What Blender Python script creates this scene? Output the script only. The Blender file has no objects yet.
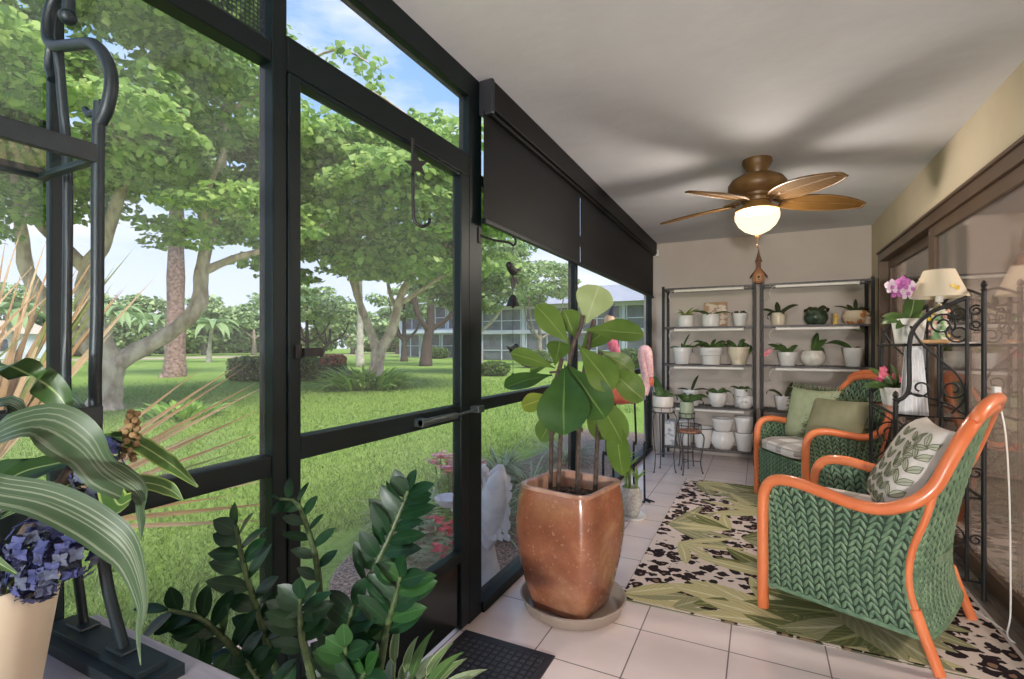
import bpy, math, random
import numpy as np
from mathutils import Vector, Matrix
R = random.Random(11)
NR = np.random.default_rng(5)
SC = bpy.context.scene
COL = SC.collection
PI = math.pi
V = Vector

def lin(r, g, b):
    f = lambda c: (c/255/12.92) if c/255 <= .04045 else ((c/255+.055)/1.055)**2.4
    return (f(r), f(g), f(b), 1)

# ---------------------------------------------------------------- materials
def nodes_of(name):
    m = bpy.data.materials.new(name); m.use_nodes = True
    nt = m.node_tree; b = nt.nodes['Principled BSDF']
    return m, nt, b

def nd(nt, typ, **kw):
    n = nt.nodes.new(typ)
    for k, v in kw.items():
        if k in n.inputs: n.inputs[k].default_value = v
        else: setattr(n, k, v)
    return n

def ramp(nt, fac, stops):
    r = nt.nodes.new('ShaderNodeValToRGB')
    e = r.color_ramp.elements
    while len(e) < len(stops): e.new(.5)
    for i, (p, c) in enumerate(stops): e[i].position = p; e[i].color = c
    nt.links.new(fac, r.inputs['Fac'])
    return r.outputs['Color']

def coords(nt, kind='Object', scale=(1, 1, 1)):
    t = nt.nodes.new('ShaderNodeTexCoord'); mp = nt.nodes.new('ShaderNodeMapping')
    mp.inputs['Scale'].default_value = scale
    nt.links.new(t.outputs[kind], mp.inputs['Vector'])
    return mp.outputs['Vector']

def mixc(nt, fac, a, b, blend='MIX'):
    n = nt.nodes.new('ShaderNodeMix'); n.data_type = 'RGBA'; n.blend_type = blend
    for idx, v in ((0, fac), (6, a), (7, b)):
        if hasattr(v, 'is_linked'): nt.links.new(v, n.inputs[idx])
        else: n.inputs[idx].default_value = v
    return n.outputs[2]

def mathn(nt, op, a, b=None):
    n = nt.nodes.new('ShaderNodeMath'); n.operation = op
    for i, v in enumerate((a, b)):
        if v is None: continue
        if hasattr(v, 'is_linked'): nt.links.new(v, n.inputs[i])
        else: n.inputs[i].default_value = v
    return n.outputs[0]

def noisy(nt, scale, detail=3, kind='Object', stretch=(1, 1, 1), rough=.5):
    n = nd(nt, 'ShaderNodeTexNoise', Scale=scale, Detail=detail, Roughness=rough)
    nt.links.new(coords(nt, kind, stretch), n.inputs['Vector'])
    return n.outputs['Fac']

def bump(nt, b, h, strength=.3, dist=.01):
    n = nt.nodes.new('ShaderNodeBump'); n.inputs['Strength'].default_value = strength
    n.inputs['Distance'].default_value = dist
    nt.links.new(h, n.inputs['Height']); nt.links.new(n.outputs['Normal'], b.inputs['Normal'])

def mat(name, c1, c2=None, scale=8, rough=.6, metal=0, bmp=0, bscale=None, spec=.5, stretch=(1, 1, 1), lo=.35, hi=.65, coat=0, bdist=.01):
    m, nt, b = nodes_of(name)
    b.inputs['Roughness'].default_value = rough; b.inputs['Metallic'].default_value = metal
    b.inputs['Specular IOR Level'].default_value = spec
    b.inputs['Coat Weight'].default_value = coat
    c2 = c2 or c1
    f = noisy(nt, scale, 4, stretch=stretch)
    nt.links.new(ramp(nt, f, [(lo, c1), (hi, c2)]), b.inputs['Base Color'])
    if bmp: bump(nt, b, noisy(nt, bscale or scale*3, 4, stretch=stretch), bmp, bdist)
    return m

def leafmat(name, dark, light, rib=None, ribw=.06, scale=6, rough=.45, trans=.25, stripes=None, coat=0, edge=None):
    """Leaf surface: mottled green, paler midrib along the leaf's own UV, a little light through the blade."""
    m, nt, b = nodes_of(name)
    b.inputs['Roughness'].default_value = rough
    b.inputs['Coat Weight'].default_value = coat; b.inputs['Specular IOR Level'].default_value = .32
    col = ramp(nt, noisy(nt, scale, 3), [(.3, dark), (.7, light)])
    t = nt.nodes.new('ShaderNodeTexCoord'); sx = nt.nodes.new('ShaderNodeSeparateXYZ')
    nt.links.new(t.outputs['UV'], sx.inputs[0])
    u = mathn(nt, 'ABSOLUTE', mathn(nt, 'SUBTRACT', sx.outputs[0], .5))
    if stripes:
        cl = nt.nodes.new('ShaderNodeCombineXYZ')
        nt.links.new(mathn(nt, 'MULTIPLY', sx.outputs[0], 14), cl.inputs[0]); nt.links.new(mathn(nt, 'MULTIPLY', sx.outputs[1], 1.2), cl.inputs[1])
        ns = nd(nt, 'ShaderNodeTexNoise', Scale=1.0, Detail=2); nt.links.new(cl.outputs[0], ns.inputs['Vector'])
        col = mixc(nt, ramp(nt, ns.outputs['Fac'], [(stripes[1], (0, 0, 0, 1)), (stripes[1]+.07, (1, 1, 1, 1))]), col, stripes[0])
    if rib:
        k = ramp(nt, u, [(0, (1, 1, 1, 1)), (ribw, (0, 0, 0, 1))])
        col = mixc(nt, k, col, rib)
    if edge:
        k = ramp(nt, u, [(.5-edge[1]-.02, (0, 0, 0, 1)), (.5-edge[1], (1, 1, 1, 1))])
        col = mixc(nt, k, col, edge[0])
    nt.links.new(col, b.inputs['Base Color'])
    if trans:
        tr = nt.nodes.new('ShaderNodeBsdfTranslucent'); nt.links.new(col, tr.inputs['Color'])
        mx = nt.nodes.new('ShaderNodeMixShader'); mx.inputs[0].default_value = trans
        nt.links.new(b.outputs[0], mx.inputs[1]); nt.links.new(tr.outputs[0], mx.inputs[2])
        nt.links.new(mx.outputs[0], nt.nodes['Material Output'].inputs['Surface'])
    return m

# ---------------------------------------------------------------- mesh building
class MB:
    def __init__(s): s.v = []; s.f = []; s.m = []; s.uv = []
    def add(s, vs, fs, mi=0, uvs=None):
        o = len(s.v); s.v.extend([tuple(p) for p in vs])
        s.uv.extend(uvs if uvs else [(0, 0)]*len(vs))
        s.f.extend([tuple(i+o for i in f) for f in fs]); s.m.extend([mi]*len(fs))
        return s
    def box(s, lo, hi, mi=0, rot=None, piv=None):
        x0, y0, z0 = lo; x1, y1, z1 = hi
        vs = [V((x, y, z)) for z in (z0, z1) for y in (y0, y1) for x in (x0, x1)]
        if rot is not None:
            c = V(piv) if piv is not None else (V(lo)+V(hi))/2
            vs = [rot @ (p-c) + c for p in vs]
        return s.add(vs, [(0, 2, 3, 1), (4, 5, 7, 6), (0, 1, 5, 4), (2, 6, 7, 3), (0, 4, 6, 2), (1, 3, 7, 5)], mi)
    def tube(s, pts, r, n=8, mi=0, closed=False, cap=True, flat=1.0):
        pts = [V(p) for p in pts]; k = len(pts)
        rs = list(r) if hasattr(r, '__len__') else [r]*k
        tans = []
        for i in range(k):
            a = pts[(i-1) % k] if (closed or i > 0) else pts[i]
            b = pts[(i+1) % k] if (closed or i < k-1) else pts[i]
            t = b-a; tans.append(t.normalized() if t.length > 1e-9 else V((0, 0, 1)))
        t0 = tans[0]; ref = V((0, 0, 1)) if abs(t0.z) < .9 else V((1, 0, 0))
        nv = t0.cross(ref).normalized(); vs = []; fs = []
        for i in range(k):
            t = tans[i]; nv = (nv - t*nv.dot(t))
            nv = nv.normalized() if nv.length > 1e-6 else t.orthogonal().normalized()
            bv = t.cross(nv)
            for j in range(n):
                a = 2*PI*j/n
                vs.append(pts[i] + nv*(math.cos(a)*rs[i]) + bv*(math.sin(a)*rs[i]*flat))
        for i in range(k if closed else k-1):
            for j in range(n):
                a = i*n+j; b = i*n+(j+1) % n; c = ((i+1) % k)*n+(j+1) % n; d = ((i+1) % k)*n+j
                fs.append((a, b, c, d))
        if cap and not closed: fs += [tuple(range(n-1, -1, -1)), tuple((k-1)*n+j for j in range(n))]
        return s.add(vs, fs, mi)
    def loft(s, rings, mi=0, cap0=True, cap1=True, closed=True, uvs=None):
        n = len(rings[0]); vs = [p for r in rings for p in r]; fs = []
        for i in range(len(rings)-1):
            for j in range(n if closed else n-1):
                fs.append((i*n+j, i*n+(j+1) % n, (i+1)*n+(j+1) % n, (i+1)*n+j))
        if closed and cap0: fs.append(tuple(range(n-1, -1, -1)))
        if closed and cap1: fs.append(tuple((len(rings)-1)*n+j for j in range(n)))
        return s.add(vs, fs, mi, uvs)
    def lathe(s, prof, n=24, c=(0, 0, 0), mi=0, sq=2.0, wob=None, cap0=True, cap1=True):
        rings = []
        for (r, z) in prof:
            ring = []
            for j in range(n):
                a = 2*PI*j/n; ca, sa = math.cos(a), math.sin(a)
                k = 1/((abs(ca)**sq+abs(sa)**sq)**(1/sq)) if sq != 2 else 1
                if wob: k *= wob(a, z)
                ring.append((c[0]+r*ca*k, c[1]+r*sa*k, c[2]+z))
            rings.append(ring)
        return s.loft(rings, mi, cap0, cap1)
    def ball(s, c, r, n=10, mi=0, sc=(1, 1, 1), rot=None):
        rings = []
        for i in range(1, n):
            a = PI*i/n
            ring = []
            for j in range(n+2):
                b = 2*PI*j/(n+2)
                p = V((math.sin(a)*math.cos(b)*r*sc[0], math.sin(a)*math.sin(b)*r*sc[1], -math.cos(a)*r*sc[2]))
                if rot is not None: p = rot @ p
                ring.append(V(c)+p)
            rings.append(ring)
        return s.loft(rings, mi)
    def leaf(s, base, d, L, W, up=(0, 0, 1), droop=.4, fold=.18, prof='ell', n=8, mi=0, wave=0, twist=0):
        d = V(d).normalized(); up = V(up)
        side = d.cross(up)
        side = side.normalized() if side.length > 1e-4 else d.orthogonal().normalized()
        p = V(base); vs = []; uv = []; st = L/n
        pr = {'ell': lambda t: math.sin(PI*min(1, t*.97+.03))**.75,
              'obov': lambda t: (.12+.88*math.sin(PI*(t**1.5)*.93)**.9) if t < .999 else .12,
              'lance': lambda t: (math.sin(PI*(t**.55))**.9 if t < .999 else 0)*.98+.02*(1-t),
              'strap': lambda t: min(1, (t+.12)/.3)*max(0, 1-max(0, t-.6)/.4)**.6,
              'blade': lambda t: max(.02, 1-t**1.8)}[prof]
        ph = R.random()*6
        for i in range(n+1):
            t = i/n; w = max(W*.5*pr(t), W*.01); nn = side.cross(d).normalized()
            for u, q in ((0, -1), (.25, -.5), (.5, 0), (.75, .5), (1, 1)):
                off = abs(q)*fold*w + wave*w*math.sin(t*9+ph+q*2)
                vs.append(p+side*(q*w)+nn*off); uv.append((u, t))
            if i < n:
                p = p+d*st
                ang = -droop/n
                if d.z < -.97 and droop > 0: ang = 0
                rm = Matrix.Rotation(ang, 3, side); d = (rm @ d).normalized()
                if twist:
                    side = (Matrix.Rotation(twist/n, 3, d) @ side).normalized()
        fs = [(i*5+j, i*5+j+1, i*5+j+6, i*5+j+5) for i in range(n) for j in range(4)]
        return s.add(vs, fs, mi, uv)
    def ribbon(s, pts, widths, up=(0, 0, 1), fold=.15, mi=0, sides=None):
        """A long leaf that follows a list of centre points."""
        pts = smooth([V(p) for p in pts], 5); k = len(pts); vs = []; uv = []
        ws = [float(np.interp(i/(k-1), np.linspace(0, 1, len(widths)), widths)) for i in range(k)]
        for i in range(k):
            t = (pts[min(i+1, k-1)]-pts[max(i-1, 0)]).normalized()
            sd = t.cross(V(up)).normalized()
            nn = sd.cross(t)
            for u, q in ((0, -1), (.25, -.5), (.5, 0), (.75, .5), (1, 1)):
                vs.append(pts[i]+sd*(q*ws[i]/2)+nn*(abs(q)*fold*ws[i]/2)); uv.append((u, i/(k-1)))
        fs = [(i*5+j, i*5+j+1, i*5+j+6, i*5+j+5) for i in range(k-1) for j in range(4)]
        return s.add(vs, fs, mi, uv)
    def build(s, name, mats, parent=None, sm=40, bevel=0, loc=None, solid=0):
        me = bpy.data.meshes.new(name)
        me.from_pydata(s.v, [], s.f); me.update()
        for m in (mats if isinstance(mats, (list, tuple)) else [mats]): me.materials.append(m)
        me.polygons.foreach_set('material_index', s.m)
        if any(u != (0, 0) for u in s.uv):
            ul = me.uv_layers.new(name='UVMap'); li = np.zeros(len(me.loops), dtype=np.int32)
            me.loops.foreach_get('vertex_index', li)
            ul.data.foreach_set('uv', np.array(s.uv, dtype=np.float32)[li].ravel())
        if sm:
            me.polygons.foreach_set('use_smooth', [True]*len(me.polygons))
            if sm < 180: me.set_sharp_from_angle(angle=math.radians(sm))
        o = bpy.data.objects.new(name, me); COL.objects.link(o)
        if parent is not None: o.parent = parent
        if loc is not None: o.location = loc
        if bevel:
            b = o.modifiers.new('bevel', 'BEVEL'); b.width = bevel; b.segments = 2; b.limit_method = 'ANGLE'
        if solid:
            b = o.modifiers.new('solid', 'SOLIDIFY'); b.thickness = solid; b.offset = 0
        return o

def np_mesh(name, verts, k, mats, parent=None, mi=None, smooth_=False):
    """Fast mesh of many equal k-sided faces; verts is (N*k, 3)."""
    n = len(verts)//k
    me = bpy.data.meshes.new(name)
    me.vertices.add(n*k); me.vertices.foreach_set('co', np.asarray(verts, dtype=np.float32).ravel())
    me.loops.add(n*k); me.loops.foreach_set('vertex_index', np.arange(n*k, dtype=np.int32))
    me.polygons.add(n); me.polygons.foreach_set('loop_start', np.arange(0, n*k, k, dtype=np.int32))
    for m in (mats if isinstance(mats, (list, tuple)) else [mats]): me.materials.append(m)
    if mi is not None: me.polygons.foreach_set('material_index', np.asarray(mi, dtype=np.int32))
    me.update(calc_edges=True)
    o = bpy.data.objects.new(name, me); COL.objects.link(o)
    if parent is not None: o.parent = parent
    return o

def smooth(pts, sub=6, closed=False):
    """Catmull-Rom through the points."""
    pts = [V(p) for p in pts]; k = len(pts)
    if k < 3: return pts
    out = []
    rng = k if closed else k-1
    for i in range(rng):
        p0 = pts[(i-1) % k] if (closed or i > 0) else pts[0]*2-pts[1]
        p1 = pts[i]; p2 = pts[(i+1) % k]
        p3 = pts[(i+2) % k] if (closed or i < k-2) else pts[-1]*2-pts[-2]
        for j in range(sub):
            t = j/sub
            out.append(.5*((2*p1)+(p2-p0)*t+(2*p0-5*p1+4*p2-p3)*t*t+(3*p1-p0-3*p2+p3)*t**3))
    if not closed: out.append(pts[-1])
    return out

def arc(c, r, a0, a1, u, v, n=12):
    """Arc in the plane of unit vectors u, v."""
    c, u, v = V(c), V(u), V(v)
    return [c+u*(r*math.cos(a0+(a1-a0)*i/n))+v*(r*math.sin(a0+(a1-a0)*i/n)) for i in range(n+1)]

def spiral(c, r0, r1, a0, turns, u, v, n=24):
    c, u, v = V(c), V(u), V(v)
    return [c+(u*math.cos(a0+turns*2*PI*i/n)+v*math.sin(a0+turns*2*PI*i/n))*(r0+(r1-r0)*i/n) for i in range(n+1)]

def tag(o, label, cat, group=None, kind=None):
    o['label'] = label; o['category'] = cat
    if group: o['group'] = group
    if kind: o['kind'] = kind
    return o

def thing(name, label, cat, loc=(0, 0, 0), rz=0, group=None):
    o = bpy.data.objects.new(name, None); COL.objects.link(o); o.empty_display_size = .1
    o.location = loc; o.rotation_euler = (0, 0, rz)
    return tag(o, label, cat, group)

def struct(name, mb=None, m=None, **kw):
    if mb is None:
        o = bpy.data.objects.new(name, None); COL.objects.link(o)
    else: o = mb.build(name, m, **kw)
    o['kind'] = 'structure'
    return o

def dup(root, loc, rz, label, group=None):
    r = root.copy(); COL.objects.link(r); r.location = loc; r.rotation_euler = (0, 0, rz)
    r['label'] = label
    if group: r['group'] = group
    def kids(a, b):
        for ch in list(a.children):
            c = ch.copy(); COL.objects.link(c); c.parent = b; kids(ch, c)
    kids(root, r)
    return r
# ---------------------------------------------------------------- shared materials
BLK = mat('dark_bronze_paint', lin(9, 19, 20), lin(13, 25, 26), 5, .45, 0, spec=.25)
IRON = mat('wrought_iron', lin(24, 23, 24), lin(38, 35, 35), 30, .5, .3, bmp=.15, bscale=120)
GIRON = mat('grey_iron', lin(70, 66, 66), lin(96, 90, 88), 30, .5, .4)
PLASTER = mat('ceiling_paint', lin(217, 215, 217), lin(210, 208, 210), 3, .85, bmp=.35, bscale=7, spec=.2, bdist=.012)
BEIGE = mat('beige_wall_paint', lin(208, 192, 168), lin(200, 184, 160), 2, .8, bmp=.3, bscale=9, spec=.2)
GREIGE = mat('greige_wall_paint', lin(205, 192, 182), lin(197, 184, 174), 2, .8, bmp=.2, bscale=9, spec=.2)
BRONZE = mat('brown_aluminium', lin(92, 72, 58), lin(104, 82, 66), 4, .38, .25)
WHITEC = mat('white_glaze', lin(232, 228, 224), lin(224, 219, 214), 3, .28, spec=.5)
CREAM = mat('cream_glaze', lin(226, 212, 188), lin(214, 198, 172), 6, .3)
PALEG = mat('grey_white_glaze', lin(206, 203, 196), lin(192, 190, 184), 5, .35)
GREENG = mat('dark_green_glaze', lin(48, 62, 50), lin(92, 104, 84), 14, .15, lo=.45, hi=.75)
CELADON = mat('celadon_glaze', lin(186, 196, 170), lin(170, 182, 154), 8, .3)
SOIL = mat('bark_soil', lin(58, 42, 34), lin(96, 74, 60), 60, .95, bmp=1, bscale=70)
PEBBLE = mat('pebble_mulch', lin(70, 48, 40), lin(178, 150, 132), 55, .8, bmp=1, bscale=55)
WHITEP = mat('white_plastic', lin(238, 234, 228), None, 3, .35)
WOODT = mat('reddish_wood', lin(150, 96, 74), lin(172, 116, 92), 20, .4, stretch=(1, 8, 1))
ORCH = leafmat('orchid_leaf', lin(52, 76, 40), lin(92, 118, 62), lin(104, 128, 74), .05, 5, .35, .12)
ORCHY = leafmat('yellow_green_leaf', lin(112, 128, 52), lin(156, 166, 78), None, .05, 8, .45, .2)
ORCHD = leafmat('dark_orchid_leaf', lin(44, 52, 34), lin(76, 82, 48), None, .05, 5, .4, .1)
STEMG = mat('green_stem', lin(84, 104, 54), lin(108, 124, 70), 20, .5)
BARKD = mat('brown_stem', lin(62, 50, 44), lin(92, 76, 66), 40, .8, bmp=.4)

def tile_mat():
    m, nt, b = nodes_of('floor_tile')
    br = nt.nodes.new('ShaderNodeTexBrick')
    br.offset = 0; br.squash = 1
    for k, v in (('Scale', 1), ('Mortar Size', .0028), ('Mortar Smooth', .1), ('Brick Width', .3515), ('Row Height', .3515), ('Bias', 0)): br.inputs[k].default_value = v
    br.inputs['Color1'].default_value = lin(240, 226, 221); br.inputs['Color2'].default_value = lin(234, 218, 213); br.inputs['Mortar'].default_value = lin(120, 108, 104)
    t = nt.nodes.new('ShaderNodeTexCoord'); mp = nt.nodes.new('ShaderNodeMapping')
    mp.inputs['Location'].default_value = (.464+.3515*10, -2.19+.3515*20, 0)
    nt.links.new(t.outputs['Object'], mp.inputs['Vector']); nt.links.new(mp.outputs[0], br.inputs['Vector'])
    f = noisy(nt, 2.5, 5, stretch=(1, 2.2, 1))
    col = mixc(nt, .30, br.outputs['Color'], ramp(nt, f, [(.35, lin(212, 190, 184)), (.65, lin(240, 228, 222))]), 'MULTIPLY')
    nt.links.new(col, b.inputs['Base Color'])
    r = ramp(nt, br.outputs['Fac'], [(0, (.24, .24, .24, 1)), (1, (.8, .8, .8, 1))]); nt.links.new(r, b.inputs['Roughness'])
    bump(nt, b, mathn(nt, 'SUBTRACT', mathn(nt, 'MULTIPLY', f, .25), br.outputs['Fac']), .25, .004)
    return m
TILE = tile_mat()

def screen_mat(name, fac, col, weave=0):
    m, nt, b = nodes_of(name); nt.nodes.remove(b)
    tr = nt.nodes.new('ShaderNodeBsdfTransparent'); df = nd(nt, 'ShaderNodeBsdfDiffuse', Color=col)
    mx = nt.nodes.new('ShaderNodeMixShader'); mx.inputs[0].default_value = fac
    if weave:
        ck = nd(nt, 'ShaderNodeTexNoise', Scale=1.0, Detail=0); nt.nodes.remove(ck)
        t = nt.nodes.new('ShaderNodeTexCoord'); sp = nt.nodes.new('ShaderNodeSeparateXYZ'); nt.links.new(t.outputs['Object'], sp.inputs[0])
        sy = mathn(nt, 'SINE', mathn(nt, 'MULTIPLY', sp.outputs[1], 2*PI/weave)); sz = mathn(nt, 'SINE', mathn(nt, 'MULTIPLY', sp.outputs[2], 2*PI/weave))
        k = mathn(nt, 'MAXIMUM', sy, sz)
        nt.links.new(ramp(nt, k, [(0, (fac-.3,)*3+(1,)), (.8, (fac+.25,)*3+(1,))]), mx.inputs[0])
    nt.links.new(tr.outputs[0], mx.inputs[1]); nt.links.new(df.outputs[0], mx.inputs[2])
    nt.links.new(mx.outputs[0], nt.nodes['Material Output'].inputs['Surface'])
    return m
SCREEN = screen_mat('insect_screen', .05, lin(225, 225, 232))
SHADEMESH = screen_mat('dense_screen', .55, lin(66, 70, 74), .012)

def shade_mat():
    m, nt, b = nodes_of('solar_shade_fabric'); b.inputs['Base Color'].default_value = lin(14, 11, 11); b.inputs['Roughness'].default_value = .6; b.inputs['Specular IOR Level'].default_value = .25
    tr = nt.nodes.new('ShaderNodeBsdfTransparent'); mx = nt.nodes.new('ShaderNodeMixShader'); mx.inputs[0].default_value = .95
    nt.links.new(tr.outputs[0], mx.inputs[1]); nt.links.new(b.outputs[0], mx.inputs[2])
    nt.links.new(mx.outputs[0], nt.nodes['Material Output'].inputs['Surface'])
    bump(nt, b, noisy(nt, 400, 1), .2, .002)
    return m
SHADEF = shade_mat()

def glass_mat(name, refl=.20, tint=(.92, .90, .89, 1), rough=.02, fm=.6):
    m, nt, b = nodes_of(name); nt.nodes.remove(b)
    tr = nd(nt, 'ShaderNodeBsdfTransparent', Color=tint); gl = nd(nt, 'ShaderNodeBsdfGlossy', Roughness=rough, Color=(.95, .95, .95, 1))
    fr = nd(nt, 'ShaderNodeLayerWeight', Blend=.35)
    mx = nt.nodes.new('ShaderNodeMixShader')
    nt.links.new(mathn(nt, 'ADD', mathn(nt, 'MULTIPLY', fr.outputs['Fresnel'], fm), refl), mx.inputs[0])
    nt.links.new(tr.outputs[0], mx.inputs[1]); nt.links.new(gl.outputs[0], mx.inputs[2])
    nt.links.new(mx.outputs[0], nt.nodes['Material Output'].inputs['Surface'])
    return m
GLASS = glass_mat('door_glass')
SHELFGLASS = glass_mat('shelf_glass', .03, (.93, .96, .96, 1), fm=.22)

# ---------------------------------------------------------------- the room
LX, RX, BY, CZ = -1.15, 1.0, 6.08, 2.44
NY = -3.2
m = MB(); m.box((LX-.10, NY, -.12), (RX+.1, BY+.12, 0)); struct('floor', m, TILE, sm=0)
m = MB(); m.box((LX-.08, NY-.3, CZ), (RX+4.2, BY+.3, CZ+.25)); struct('ceiling', m, PLASTER, sm=0)
m = MB(); m.box((LX-.10, BY, 0), (RX+.14, BY+.14, CZ)); struct('wall_back', m, GREIGE, sm=0)
m = MB(); m.box((LX, BY-.012, 0), (RX, BY, .075)); struct('baseboard_back', m, GREIGE, sm=0, bevel=.003)
# right wall: band over the sliding doors, pier by the far corner
DT = 2.07
m = MB(); m.box((RX, NY, DT), (RX+.14, BY, CZ)).box((RX, 5.70, 0), (RX+.14, BY, DT)); struct('wall_right', m, BEIGE, sm=0)
m = MB(); m.box((RX-.02, NY, 0), (RX+.14, NY+.1, DT)).box((LX, NY-.02, 2.2), (RX, NY+.1, CZ)); struct('wall_front', m, BEIGE, sm=0)
# sliding glass doors
d = struct('door_2')
m = MB(); m.box((RX-.015, NY+.1, DT-.06), (RX+.12, 5.70, DT+.012)).box((RX-.03, NY+.1, DT+.012), (RX+.03, 5.70, DT+.03)); m.build('head_frame', BRONZE, d, sm=0, bevel=.004)
m = MB(); m.box((RX-.015, 5.64, 0), (RX+.12, 5.70, DT-.06)); m.build('jamb', BRONZE, d, sm=0, bevel=.004)
m = MB(); m.box((RX-.06, NY+.1, 0), (RX+.12, 5.64, .018)); [m.box((RX+x, NY+.1, .018), (RX+x+.008, 5.64, .034)) for x in (-.03, .01, .05, .09)]; m.build('track', mat('track_aluminium', lin(120, 108, 100), lin(140, 126, 116), 6, .4, .5), d, sm=0)
def slider(y0, y1, x, w=.085):
    p = MB(); z0, z1 = .034, DT-.06
    p.box((x, y0, z0), (x+.035, y0+w, z1)); p.build('stile', BRONZE, d, sm=0, bevel=.004)
    p = MB(); p.box((x, y1-w, z0), (x+.035, y1, z1)); p.build('stile', BRONZE, d, sm=0, bevel=.004)
    p = MB(); p.box((x, y0+w, z1-.075), (x+.035, y1-w, z1)); p.build('rail', BRONZE, d, sm=0, bevel=.004)
    p = MB(); p.box((x, y0+w, z0), (x+.035, y1-w, z0+.09)); p.build('rail', BRONZE, d, sm=0, bevel=.004)
    p = MB(); p.box((x+.014, y0+w, z0+.09), (x+.020, y1-w, z1-.075)); p.build('glass_pane', GLASS, d, sm=0)
slider(4.05, 5.64, .055+RX-.0)
slider(2.20, 4.22, .005+RX, .12)
slider(.25, 2.35, .055+RX)
slider(-3.05, .32, .005+RX)
# the room behind the glass
m = MB(); m.box((RX+.14, NY, -.12), (RX+4.2, BY+.2, -.005)); struct('floor_interior', m, mat('interior_floor', lin(196, 184, 172), lin(180, 168, 158), 3, .35), sm=0)
m = MB(); m.box((RX+4.1, NY, 0), (RX+4.2, BY+.2, CZ)).box((RX+.14, BY+.1, 0), (RX+4.1, BY+.2, CZ)).box((RX+.14, NY-.1, 0), (RX+4.1, NY, CZ)); struct('wall_interior', m, GREIGE, sm=0)
cur = thing('vertical_blinds', 'pale vertical blind slats hanging behind the narrow left sliding door pane', 'blinds')
CURT = mat('blind_fabric', lin(196, 180, 160), lin(186, 170, 150), 4, .7)
hr = MB(); hr.box((RX+.17, 4.2, 2.02), (RX+.21, 5.62, 2.06)); hr.build('head_rail', WHITEP, cur, sm=0)
for i in range(11):
    y = 4.28+i*.125
    s_ = MB(); s_.box((RX+.185, y-.05, .06), (RX+.19, y+.05, 2.02), rot=Matrix.Rotation(.5, 3, 'Z')); s_.build('slat', CURT, cur, sm=0)

# screen wall
wl = struct('wall_left')
def part(name, boxes, mt=BLK, par=wl, bevel=.004):
    p = MB()
    for lo, hi in boxes: p.box(lo, hi)
    return p.build(name, mt, par, sm=0, bevel=bevel)
T = .055
def post(y0, y1, z0=0, z1=CZ-.1): part('post', [((LX-T, y0, z0), (LX, y1, z1))])
post(-3.1, -3.04); post(-1.55, -1.5); part('post', [((LX-.022, .440, 0), (LX-.002, .462, CZ-.1))]); post(.90, .945); post(1.893, 2.005); post(3.31, 3.365); post(5.98, 6.06)
part('header', [((LX-T, NY, 2.335), (LX+.0, BY, CZ))])
part('sill', [((LX-T-.02, NY, 0), (LX+.012, .90, .035))]); part('sill', [((LX-T-.02, 2.005, 0), (LX+.012, BY, .05))])
part('chair_rail', [((LX-T, NY, .885), (LX-.004, .90, .94))]); part('chair_rail', [((LX-T, 2.005, .93), (LX-.004, 5.98, .985))])
part('transom_rail', [((LX-T, NY, 1.98), (LX-.002, .90, 2.035))]); part('transom_rail', [((LX-T, .945, 1.978), (LX, 1.893, 2.075))]); part('transom_rail', [((LX-T, 2.005, 1.97), (LX-.004, 5.98, 2.02))])
def pane(y0, y1, z0, z1, mt=SCREEN, par=wl): 
    p = MB(); x = LX-T*.55
    p.box((x-.0006, y0, z0), (x+.0006, y1, z1)); p.build('screen_panel', mt, par, sm=0)
for y0, y1 in ((-3.04, -1.55), (-1.5, .440), (.462, .90)):
    pane(y0, y1, .035, .885); pane(y0, y1, .94, 1.965); pane(y0, y1, 2.02, 2.335, SHADEMESH)
pane(.945, 1.893, 2.075, 2.335)
for y0, y1 in ((2.005, 3.31), (3.365, 5.98)):
    pane(y0, y1, .05, .93); pane(y0, y1, .985, 1.97); pane(y0, y1, 2.02, 2.335)
# screen door
dr = struct('door_1')
part('stile', [((LX-.042, .948, .012), (LX+.004,   .988, 1.975))], par=dr); part('stile', [((LX-.042, 1.822, .012), (LX+.004, 1.888, 1.975))], par=dr)
part('rail', [((LX-.042, .988, 1.962), (LX+.002, 1.822, 1.975))], par=dr); part('rail', [((LX-.042,   .988, .912), (LX+.002, 1.822, .978))], par=dr); part('rail', [((LX-.042,   .988, .30), (LX+.002, 1.822, .345))], par=dr)
part('kick_panel', [((LX-.030, .988, .03), (LX-.008, 1.822, .30))], mat('kick_panel_paint', lin(20, 25, 25), lin(26, 32, 32), 4, .22), dr)
pane(.988, 1.822, .345, .912, par=dr); pane(.988, 1.822, .978, 1.962, par=dr)
cl = MB(); cl.tube([(LX+.03, 1.50, .945), (LX+.03, 1.74, .945)], .014, 10); cl.tube([(LX+.03, 1.74, .945), (LX+.03, 1.90, .95)], .006, 8); cl.box((LX+.0, 1.50, .93), (LX+.04, 1.54, .96)); cl.box((LX, 1.90, .935), (LX+.045, 1.95, .965))
cl.build('door_closer', mat('closer_metal', lin(70, 78, 76), lin(92, 100, 98), 20, .35, .6), dr, bevel=.002)
lt = MB(); lt.box((LX+.002, .985, 1.20), (LX+.022, 1.05, 1.225)); lt.box((LX+.002, .965, 1.195), (LX+.012, .985, 1.235)); lt.build('latch', IRON, dr, sm=0, bevel=.002)
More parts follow.
